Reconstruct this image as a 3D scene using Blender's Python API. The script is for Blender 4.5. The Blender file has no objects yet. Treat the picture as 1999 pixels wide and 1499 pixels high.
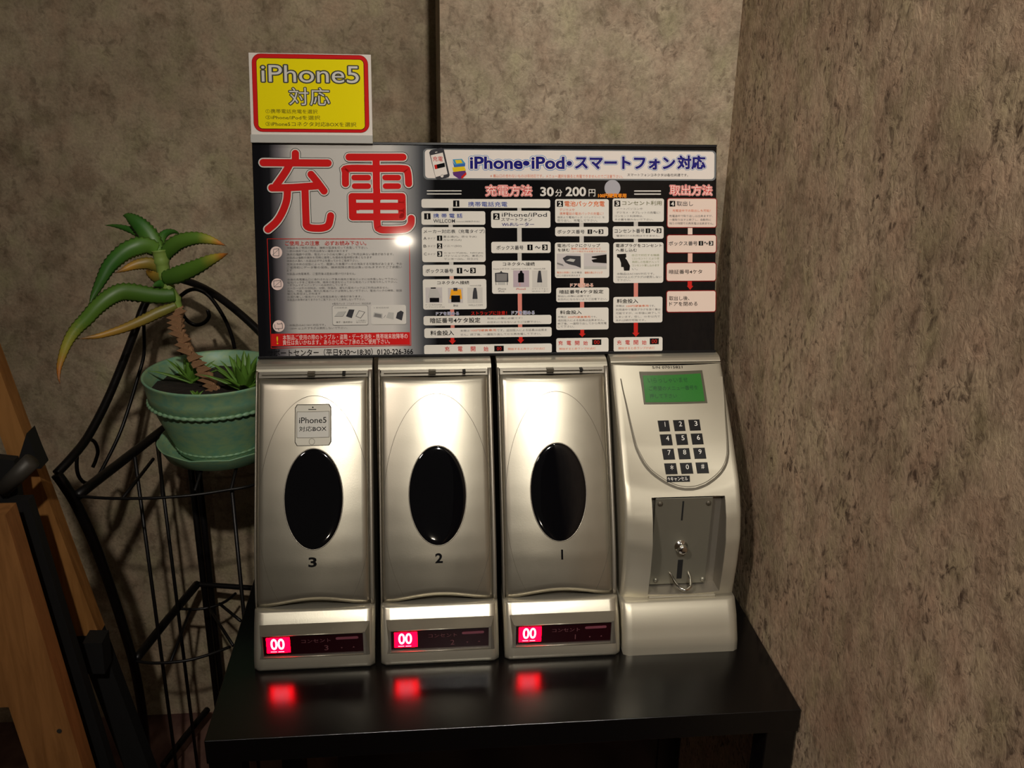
import bpy, math, random
from mathutils import Vector, Matrix
from mathutils.geometry import tessellate_polygon

# ------------------------------------------------------------------ camera, world, lights, exposure
SC = bpy.context.scene
COL = SC.collection
cam = bpy.data.objects.new('camera', bpy.data.cameras.new('camera'))
COL.objects.link(cam)
yaw, pit, rol = math.radians(5.86), math.radians(19.785), math.radians(1.0)
fw = Vector((math.sin(yaw) * math.cos(pit), math.cos(yaw) * math.cos(pit), -math.sin(pit)))
rt = fw.cross(Vector((0, 0, 1))).normalized()
up = rt.cross(fw)
r2 = math.cos(rol) * rt + math.sin(rol) * up
u2 = -math.sin(rol) * rt + math.cos(rol) * up
M4 = Matrix((r2, u2, -fw)).transposed().to_4x4()
M4.translation = Vector((0.19979535, -0.68487765, 0.58077247))
cam.matrix_world = M4
cam.data.sensor_width = 36.0
cam.data.lens = 1795.0 / 1999.0 * 36.0
cam.data.clip_start = 0.02
SC.camera = cam

world = bpy.data.worlds.new('dim_room')
SC.world = world
world.use_nodes = True
wb = world.node_tree.nodes['Background']
wb.inputs[0].default_value = (1.0, 0.86, 0.68, 1)
wb.inputs[1].default_value = 0.035


def disk_lamp(name, loc, target, size, power, colour=(1.0, 0.86, 0.68)):
    d = bpy.data.lights.new(name, 'AREA')
    d.shape = 'DISK'
    d.size = size
    d.energy = power
    d.color = colour
    o = bpy.data.objects.new(name, d)
    COL.objects.link(o)
    o.location = loc
    o.rotation_euler = (Vector(target) - Vector(loc)).to_track_quat('-Z', 'Y').to_euler()
    return o


def spot_lamp(name, loc, target, power, angle, blend, radius, colour=(1.0, 0.84, 0.66)):
    d = bpy.data.lights.new(name, 'SPOT')
    d.energy = power
    d.spot_size = math.radians(angle)
    d.spot_blend = blend
    d.shadow_soft_size = radius
    d.color = colour
    o = bpy.data.objects.new(name, d)
    COL.objects.link(o)
    o.location = loc
    o.rotation_euler = (Vector(target) - Vector(loc)).to_track_quat('-Z', 'Y').to_euler()
    return o


# a ceiling downlight whose disc mirrors in the glossy board, a nearer lamp over the machine, a washer for the right wall and an added one for the back wall
disk_lamp('ceiling_downlight', (0.10, -4.08, 1.86), (0.10, -4.08, 0.0), 0.10, 4)
spot_lamp('spotlight', (0.33, -1.75, 1.86), (0.50, 0.25, 0.50), 108, 54, 1.0, 0.035, (1.0, 0.94, 0.85))
spot_lamp('spotlight', (-0.75, -1.3, 1.86), (0.60, -0.10, 0.33), 100, 36, 1.0, 0.10, (1.0, 0.87, 0.78))
spot_lamp('spotlight', (0.37, -0.40, 1.88), (0.42, 0.367, 0.62), 21, 44, 1.0, 0.03, (1.0, 0.93, 0.83))  # unseen lamp added to brighten the back wall right of the step
SC.view_settings.view_transform = 'Standard'
SC.view_settings.look = 'None'
SC.view_settings.exposure = 0.0
SC.view_settings.gamma = 1.0
SC.view_settings.use_curve_mapping = False

R = random.Random(7)


# ------------------------------------------------------------------ materials
def srgb(h):
    return tuple(((c / 255 / 12.92) if c / 255 <= 0.04045 else (((c / 255 + 0.055) / 1.055) ** 2.4)) for c in h) + (1,)


def mat(name, rgb, rough=0.5, metal=0.0, spec=0.5, emit=None, es=0.0, coat=0.0):
    m = bpy.data.materials.new(name)
    m.use_nodes = True
    b = m.node_tree.nodes['Principled BSDF']
    b.inputs['Base Color'].default_value = srgb(rgb)
    b.inputs['Roughness'].default_value = rough
    b.inputs['Metallic'].default_value = metal
    b.inputs['Specular IOR Level'].default_value = spec
    b.inputs['Coat Weight'].default_value = coat
    b.inputs['Coat Roughness'].default_value = 0.05
    if emit:
        b.inputs['Emission Color'].default_value = srgb(emit)
        b.inputs['Emission Strength'].default_value = es
    return m


def nodes(m):
    nt = m.node_tree
    return nt, nt.nodes['Principled BSDF']


def tex(nt, kind, scale, detail=4, rough=0.55, vec=None, dist=0.0):
    n = nt.nodes.new('ShaderNodeTexNoise')
    n.inputs['Scale'].default_value = scale
    n.inputs['Detail'].default_value = detail
    n.inputs['Roughness'].default_value = rough
    n.inputs['Distortion'].default_value = dist
    if vec is not None:
        nt.links.new(vec, n.inputs['Vector'])
    return n


def ramp(nt, fac, stops):
    r = nt.nodes.new('ShaderNodeValToRGB')
    e = r.color_ramp.elements
    e[0].position, e[0].color = stops[0]
    e[1].position, e[1].color = stops[-1]
    for p, c in stops[1:-1]:
        x = e.new(p)
        x.color = c
    nt.links.new(fac, r.inputs[0])
    return r


def mix(nt, kind, fac, a, b):
    n = nt.nodes.new('ShaderNodeMix')
    n.data_type = 'RGBA'
    n.blend_type = kind
    for s, v in ((0, fac), (6, a), (7, b)):
        if hasattr(v, 'is_linked') or hasattr(v, 'links'):
            nt.links.new(v, n.inputs[s])
        else:
            n.inputs[s].default_value = v
    return n.outputs[2]


def bump(nt, b, height, strength, dist=0.002, normal=None):
    n = nt.nodes.new('ShaderNodeBump')
    n.inputs['Strength'].default_value = strength
    n.inputs['Distance'].default_value = dist
    nt.links.new(height, n.inputs['Height'])
    if normal is not None:
        nt.links.new(normal, n.inputs['Normal'])
    if b is not None:
        nt.links.new(n.outputs[0], b.inputs['Normal'])
    return n.outputs[0]


def plaster(name, stretch=(1, 1, 1), tint=(1, 1, 1), fs=165, dark=(74, 58, 46), amt=1.0):
    m = mat(name, (150, 132, 110), 0.9, spec=0.2)
    nt, b = nodes(m)
    tc = nt.nodes.new('ShaderNodeTexCoord')
    mp = nt.nodes.new('ShaderNodeMapping')
    mp.inputs['Scale'].default_value = stretch
    nt.links.new(tc.outputs['Object'], mp.inputs['Vector'])
    v = mp.outputs[0]
    big = tex(nt, 'n', 9, 5, 0.6, v)
    fleck = tex(nt, 'n', fs, 5, 0.66, v, 0.6)
    patch = tex(nt, 'n', fs * 0.34, 5, 0.7, v)
    gate = tex(nt, 'n', 26, 5, 0.7, v, 0.3)
    fine = tex(nt, 'n', 320, 3, 0.6, v)
    hue = tex(nt, 'n', 30, 3, 0.5, v)
    base = ramp(nt, big.outputs[0], [(0.32, srgb((153, 138, 117))), (0.5, srgb((170, 154, 132))), (0.68, srgb((186, 170, 147)))])
    tintr = ramp(nt, hue.outputs['Color'], [(0.3, (0.90, 1.0, 0.86, 1)), (0.5, (1, 1, 1, 1)), (0.72, (1.04, 0.92, 0.92, 1))])
    c = mix(nt, 'MULTIPLY', 0.9, base.outputs[0], tintr.outputs[0])
    fr = ramp(nt, fleck.outputs[0], [(0.36, (1, 1, 1, 1)), (0.50, (0, 0, 0, 1))])
    fr.color_ramp.elements[0].color = (1, 1, 1, 1)
    gr = ramp(nt, gate.outputs[0], [(0.38, (0.16, 0.16, 0.16, 1)), (0.62, (1, 1, 1, 1))])
    mul = nt.nodes.new('ShaderNodeMath')
    mul.operation = 'MULTIPLY'
    nt.links.new(fr.outputs[0], mul.inputs[0])
    nt.links.new(gr.outputs[0], mul.inputs[1])
    pr_ = ramp(nt, patch.outputs[0], [(0.36, (0.70, 0.68, 0.66, 1)), (0.50, (0.97, 0.97, 0.97, 1)), (0.66, (1.10, 1.10, 1.09, 1))])
    c = mix(nt, 'MULTIPLY', 1.0, c, pr_.outputs[0])
    am = nt.nodes.new('ShaderNodeMath')
    am.operation = 'MULTIPLY'
    am.inputs[1].default_value = amt
    nt.links.new(mul.outputs[0], am.inputs[0])
    c = mix(nt, 'MIX', am.outputs[0], c, srgb(dark))
    fi = ramp(nt, fine.outputs[0], [(0.3, (0.84, 0.84, 0.84, 1)), (0.7, (1.1, 1.1, 1.1, 1))])
    c = mix(nt, 'MULTIPLY', 1.0, c, fi.outputs[0])
    c = mix(nt, 'MULTIPLY', 1.0, c, tuple(tint) + (1,))
    nt.links.new(c, b.inputs['Base Color'])
    n1 = bump(nt, None, fleck.outputs[0], 0.55, 0.003)
    bump(nt, b, fine.outputs[0], 0.4, 0.001, n1)
    return m


M = {}
M['wall_back'] = plaster('plaster_back', (1, 1, 0.8), (1, 1, 1), 120, (96, 80, 66), 0.65)
M['wall_left'] = plaster('plaster_left', (0.9, 1, 0.8), (0.95, 0.92, 0.86), 95, (90, 76, 62), 0.5)
M['wall_right'] = plaster('plaster_right', (1, 0.85, 0.66), (1.01, 0.95, 0.885), 150, (74, 60, 50), 0.95)


def metal_paint(name, rgb, rough, metal, fine=900, streak=(1, 1, 1)):
    m = mat(name, rgb, rough, metal)
    nt, b = nodes(m)
    tc = nt.nodes.new('ShaderNodeTexCoord')
    mp = nt.nodes.new('ShaderNodeMapping')
    mp.inputs['Scale'].default_value = streak
    nt.links.new(tc.outputs['Object'], mp.inputs['Vector'])
    n = tex(nt, 'n', fine, 3, 0.6, mp.outputs[0])
    bump(nt, b, n.outputs[0], 0.10, 0.0003)
    n2 = tex(nt, 'n', 35, 4, 0.6, mp.outputs[0])
    rr = nt.nodes.new('ShaderNodeMapRange')
    rr.inputs[3].default_value = rough - 0.035
    rr.inputs[4].default_value = rough + 0.035
    nt.links.new(n2.outputs[0], rr.inputs[0])
    nt.links.new(rr.outputs[0], b.inputs['Roughness'])
    return m


M['silver'] = metal_paint('silver_door_paint', (176, 170, 154), 0.32, 0.88)
M['cream'] = metal_paint('cream_silver_plastic', (200, 194, 176), 0.30, 0.75)
M['coinface'] = metal_paint('pale_silver_plastic', (184, 178, 160), 0.40, 0.62)
M['shell'] = metal_paint('shell_silver', (150, 144, 132), 0.38, 0.7)
M['plate'] = metal_paint('brushed_coin_plate', (150, 148, 134), 0.42, 0.75, 500, (6, 1, 1))
M['chrome'] = mat('chrome', (225, 222, 215), 0.14, 1.0)
M['darkside'] = mat('dark_side_metal', (88, 82, 70), 0.5, 0.4)
M['gloss'] = mat('black_gloss_window', (6, 6, 9), 0.04, 0.0, 0.6)
M['seam'] = mat('seam_grey', (92, 86, 74), 0.6, 0.3)
M['groove'] = mat('dark_groove', (96, 90, 76), 0.6, 0.2)  # groove drawn as a dark ribbon, ridge shadow included in its colour
M['hole'] = mat('dark_slot', (8, 8, 8), 0.8)
M['keyblack'] = mat('black_key', (12, 12, 14), 0.35, spec=0.3)
M['lcdframe'] = mat('lcd_frame', (84, 82, 66), 0.4, 0.2)
M['winred'] = mat('dark_red_window', (34, 3, 9), 0.12)
M['table'] = mat('black_brown_table', (11, 10, 10), 0.20, 0.0, 0.5)
nt, b = nodes(M['table'])
tn = tex(nt, 'n', 700, 3, 0.6)
bump(nt, b, tn.outputs[0], 0.10, 0.0003)
M['iron'] = mat('black_iron', (26, 23, 22), 0.38, 0.5)
M['pot'] = mat('green_pot_plastic', (104, 146, 112), 0.42)
nt, b = nodes(M['pot'])
pn = tex(nt, 'n', 14, 4)
pr = ramp(nt, pn.outputs[0], [(0.35, srgb((116, 162, 134))), (0.62, srgb((144, 174, 128)))])
nt.links.new(pr.outputs[0], b.inputs['Base Color'])
M['soil'] = mat('dark_soil', (44, 34, 28), 0.95)
nt, b = nodes(M['soil'])
sn = tex(nt, 'n', 160, 5)
sr = ramp(nt, sn.outputs[0], [(0.4, srgb((26, 20, 17))), (0.62, srgb((78, 62, 48)))])
nt.links.new(sr.outputs[0], b.inputs['Base Color'])
bump(nt, b, sn.outputs[0], 0.9, 0.004)


def leaf_mat(name, cols):
    m = mat(name, (70, 110, 40), 0.42, spec=0.45)
    nt, b = nodes(m)
    uv = nt.nodes.new('ShaderNodeUVMap')
    sep = nt.nodes.new('ShaderNodeSeparateXYZ')
    nt.links.new(uv.outputs[0], sep.inputs[0])
    ns = tex(nt, 'n', 70, 3)
    add = nt.nodes.new('ShaderNodeMath')
    add.operation = 'MULTIPLY_ADD'
    nt.links.new(ns.outputs[0], add.inputs[0])
    add.inputs[1].default_value = 0.16
    nt.links.new(sep.outputs[0], add.inputs[2])
    sub = nt.nodes.new('ShaderNodeMath')
    sub.operation = 'SUBTRACT'
    nt.links.new(add.outputs[0], sub.inputs[0])
    sub.inputs[1].default_value = 0.08
    r = ramp(nt, sub.outputs[0], [(p, srgb(c)) for p, c in cols])
    nt.links.new(r.outputs[0], b.inputs['Base Color'])
    return m


M['leaf'] = leaf_mat('green_leaf', [(0, (96, 136, 50)), (0.5, (52, 104, 34)), (1, (62, 98, 36))])
M['leaf_tipped'] = leaf_mat('green_leaf_yellow_tip', [(0, (66, 104, 34)), (0.55, (90, 126, 42)), (0.74, (168, 160, 60)), (0.88, (196, 120, 48)), (1, (92, 60, 40))])
M['leaf_dry'] = leaf_mat('drying_leaf', [(0, (112, 116, 48)), (0.45, (150, 124, 50)), (0.75, (192, 142, 56)), (1, (78, 48, 38))])
M['stem_g'] = mat('pale_green_stem', (132, 158, 74), 0.5)
M['stem_b'] = mat('papery_brown_stem', (168, 122, 78), 0.85)
nt, b = nodes(M['stem_b'])
sn = tex(nt, 'n', 90, 4)
sr = ramp(nt, sn.outputs[0], [(0.35, srgb((104, 70, 54))), (0.55, srgb((170, 126, 88))), (0.7, srgb((204, 168, 114)))])
nt.links.new(sr.outputs[0], b.inputs['Base Color'])


def wood(name, a, c):
    m = mat(name, a, 0.6)
    nt, b = nodes(m)
    tc = nt.nodes.new('ShaderNodeTexCoord')
    mp = nt.nodes.new('ShaderNodeMapping')
    mp.inputs['Scale'].default_value = (14, 14, 1.2)
    nt.links.new(tc.outputs['Object'], mp.inputs['Vector'])
    n = tex(nt, 'n', 9, 5, 0.6, mp.outputs[0], 0.6)
    r = ramp(nt, n.outputs[0], [(0.35, srgb(a)), (0.65, srgb(c))])
    nt.links.new(r.outputs[0], b.inputs['Base Color'])
    return m


M['wood'] = wood('light_wood', (136, 90, 46), (164, 112, 62))
M['wood_edge'] = wood('light_wood_rear', (136, 90, 42), (164, 114, 60))
M['blackboard'] = mat('black_panel', (12, 11, 11), 0.7)
M['strap'] = mat('dark_grey_rod', (70, 66, 60), 0.5, 0.4)
M['floor'] = mat('brown_carpet', (92, 58, 48), 0.95)
nt, b = nodes(M['floor'])
fn = tex(nt, 'n', 40, 5)
fr = ramp(nt, fn.outputs[0], [(0.35, srgb((66, 34, 32))), (0.65, srgb((128, 96, 80)))])
nt.links.new(fr.outputs[0], b.inputs['Base Color'])

# flat print colours
PC = dict(ink=(16, 16, 18), silver=(214, 210, 202), silver2=(186, 184, 178), red=(206, 34, 34), red2=(198, 40, 34), yellow=(226, 196, 40),
          pinkwhite=(240, 214, 206), grey=(128, 126, 124), dgrey=(62, 62, 66), dgrey2=(74, 74, 60), midgrey=(112, 116, 118), white=(226, 218, 210), cyan=(70, 150, 190),
          blue=(62, 104, 176), purple=(96, 56, 116), navy=(34, 34, 116), navy2=(52, 52, 122), sky=(38, 130, 196), salmon=(226, 132, 100),
          coin=(168, 166, 172), orange=(240, 168, 40), orange2=(222, 104, 36), card=(222, 218, 208), card2=(198, 194, 186), pink=(226, 180, 162), pink2=(214, 134, 120),
          blue2=(56, 78, 160), photo=(196, 190, 188), photo2=(204, 200, 192), lilac=(184, 168, 176), cardpink=(228, 208, 194),
          darkred=(128, 26, 26), signyellow=(240, 222, 16), olive=(104, 104, 68), olive2=(160, 166, 130), olive3=(110, 100, 30),
          stline=(70, 66, 58), stface=(214, 210, 196), stline2=(120, 114, 100), stface2=(210, 208, 200))
for k, c in PC.items():
    M['p_' + k] = mat('print_' + k, c, 0.06, 0.0, 0.5)
M['p_ledred'] = mat('led_block', (160, 0, 24), 0.4, emit=(255, 0, 14), es=20.0)
M['p_ledwhite'] = mat('led_digits', (255, 200, 210), 0.4, emit=(255, 150, 165), es=5.0)
M['p_faint'] = mat('print_faint', (112, 70, 74), 0.3)
M['p_pill'] = mat('pill_highlight', (122, 66, 78), 0.16)  # slot highlight on the display, put into a pale flat bar
M['p_keywhite'] = mat('print_keywhite', (226, 224, 216), 0.4)


def gradient_board():
    m = mat('board_gradient_print', (16, 16, 18), 0.06)
    nt, b = nodes(m)
    tc = nt.nodes.new('ShaderNodeTexCoord')
    sep = nt.nodes.new('ShaderNodeSeparateXYZ')
    nt.links.new(tc.outputs['Object'], sep.inputs[0])
    mr = nt.nodes.new('ShaderNodeMapRange')
    mr.inputs[1].default_value = 0.0
    mr.inputs[2].default_value = 0.19
    nt.links.new(sep.outputs[0], mr.inputs[0])
    r = ramp(nt, mr.outputs[0], [(0.04, srgb((16, 16, 20))), (0.09, srgb((30, 30, 34))), (0.14, srgb((112, 108, 112))), (0.22, srgb((196, 192, 186))),
                                 (0.74, srgb((204, 200, 194))), (0.83, srgb((146, 146, 146))), (0.91, srgb((74, 76, 80))), (0.985, srgb((14, 14, 16)))])
    nt.links.new(r.outputs[0], b.inputs['Base Color'])
    return m


M['board'] = gradient_board()

# ------------------------------------------------------------------ mesh helpers
def link(o, parent=None):
    COL.objects.link(o)
    if parent is not None:
        o.parent = parent
    return o


def mesh_obj(name, verts, faces, mats, parent=None, smooth=False, midx=None, uvs=None):
    me = bpy.data.meshes.new(name)
    me.from_pydata([tuple(v) for v in verts], [], faces)
    for m in (mats if isinstance(mats, (list, tuple)) else [mats]):
        me.materials.append(m)
    if midx:
        me.polygons.foreach_set('material_index', midx)
    if smooth:
        me.polygons.foreach_set('use_smooth', [True] * len(me.polygons))
    if uvs:
        ul = me.uv_layers.new(name='UVMap')
        for lp in me.loops:
            ul.data[lp.index].uv = uvs[lp.vertex_index]
    me.update()
    return link(bpy.data.objects.new(name, me), parent)


def empty(name, loc, rot=(0, 0, 0)):
    o = bpy.data.objects.new(name, None)
    o.empty_display_size = 0.03
    COL.objects.link(o)
    o.location = loc
    o.rotation_euler = rot
    return o


def tag(o, label=None, cat=None, group=None, kind=None):
    if label: o['label'] = label
    if cat: o['category'] = cat
    if group: o['group'] = group
    if kind: o['kind'] = kind
    return o


class MB:
    def __init__(self):
        self.v, self.f, self.uv = [], [], []

    def add(self, v, f):
        n = len(self.v)
        self.v += [tuple(p) for p in v]
        self.f += [tuple(i + n for i in q) for q in f]

    def box(self, x0, x1, y0, y1, z0, z1, b=0.0):
        if b <= 0:
            self.add([(x0, y0, z0), (x1, y0, z0), (x1, y1, z0), (x0, y1, z0), (x0, y0, z1), (x1, y0, z1), (x1, y1, z1), (x0, y1, z1)],
                     [(0, 3, 2, 1), (4, 5, 6, 7), (0, 1, 5, 4), (1, 2, 6, 5), (2, 3, 7, 6), (3, 0, 4, 7)])
        else:
            import bmesh
            bm = bmesh.new()
            bmesh.ops.create_cube(bm, size=1)
            for v in bm.verts:
                v.co = Vector(((x0 + x1) / 2 + v.co.x * (x1 - x0), (y0 + y1) / 2 + v.co.y * (y1 - y0), (z0 + z1) / 2 + v.co.z * (z1 - z0)))
            bmesh.ops.bevel(bm, geom=bm.edges[:], offset=b, segments=3, affect='EDGES', profile=0.5)
            bm.verts.index_update()
            self.add([v.co for v in bm.verts], [[v.index for v in f.verts] for f in bm.faces])
            bm.free()
        return self

    def grid(self, rows, flip=False, closed=False):
        h, w = len(rows), len(rows[0])
        fs = []
        for j in range(h - 1):
            for i in range(w if closed else w - 1):
                a, b_, c, d = j * w + i, j * w + (i + 1) % w, (j + 1) * w + (i + 1) % w, (j + 1) * w + i
                fs.append((a, d, c, b_) if flip else (a, b_, c, d))
        self.add([p for r in rows for p in r], fs)
        return self

    def tube(self, pts, r, seg=8, cap=True):
        pts = [Vector(p) for p in pts]
        n = len(pts)
        rows = []
        prev = None
        for i, p in enumerate(pts):
            t = (pts[min(i + 1, n - 1)] - pts[max(i - 1, 0)]).normalized()
            if prev is None:
                a = t.orthogonal().normalized()
            else:
                a = (prev - t * prev.dot(t)).normalized()
            prev = a
            b_ = t.cross(a)
            rr = r[i] if isinstance(r, (list, tuple)) else r
            rows.append([p + (a * math.cos(2 * math.pi * k / seg) + b_ * math.sin(2 * math.pi * k / seg)) * rr for k in range(seg)])
        base = len(self.v)
        self.grid(rows, closed=True)
        if cap:
            self.f.append(tuple(base + k for k in range(seg))[::-1])
            self.f.append(tuple(base + (n - 1) * seg + k for k in range(seg)))
        return self

    def lathe(self, prof, c, seg=48, wob=None):
        rows = []
        for j, (r, z) in enumerate(prof):
            rows.append([(c[0] + (r + (wob(k, j)[0] if wob else 0)) * math.cos(2 * math.pi * k / seg), c[1] + (r + (wob(k, j)[0] if wob else 0)) * math.sin(2 * math.pi * k / seg),
                          c[2] + z + (wob(k, j)[1] if wob else 0)) for k in range(seg)])
        self.grid(rows, closed=True)
        return self

    def obj(self, name, m, parent=None, smooth=False):
        return mesh_obj(name, self.v, self.f, m, parent, smooth)


def smooth_path(pts, k=4):
    P = [Vector(p) for p in pts]
    out = []
    for i in range(len(P) - 1):
        p0, p1, p2, p3 = P[max(i - 1, 0)], P[i], P[i + 1], P[min(i + 2, len(P) - 1)]
        for j in range(k):
            t = j / k
            out.append(0.5 * ((2 * p1) + (-p0 + p2) * t + (2 * p0 - 5 * p1 + 4 * p2 - p3) * t * t + (-p0 + 3 * p1 - 3 * p2 + p3) * t ** 3))
    out.append(P[-1])
    return out


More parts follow.
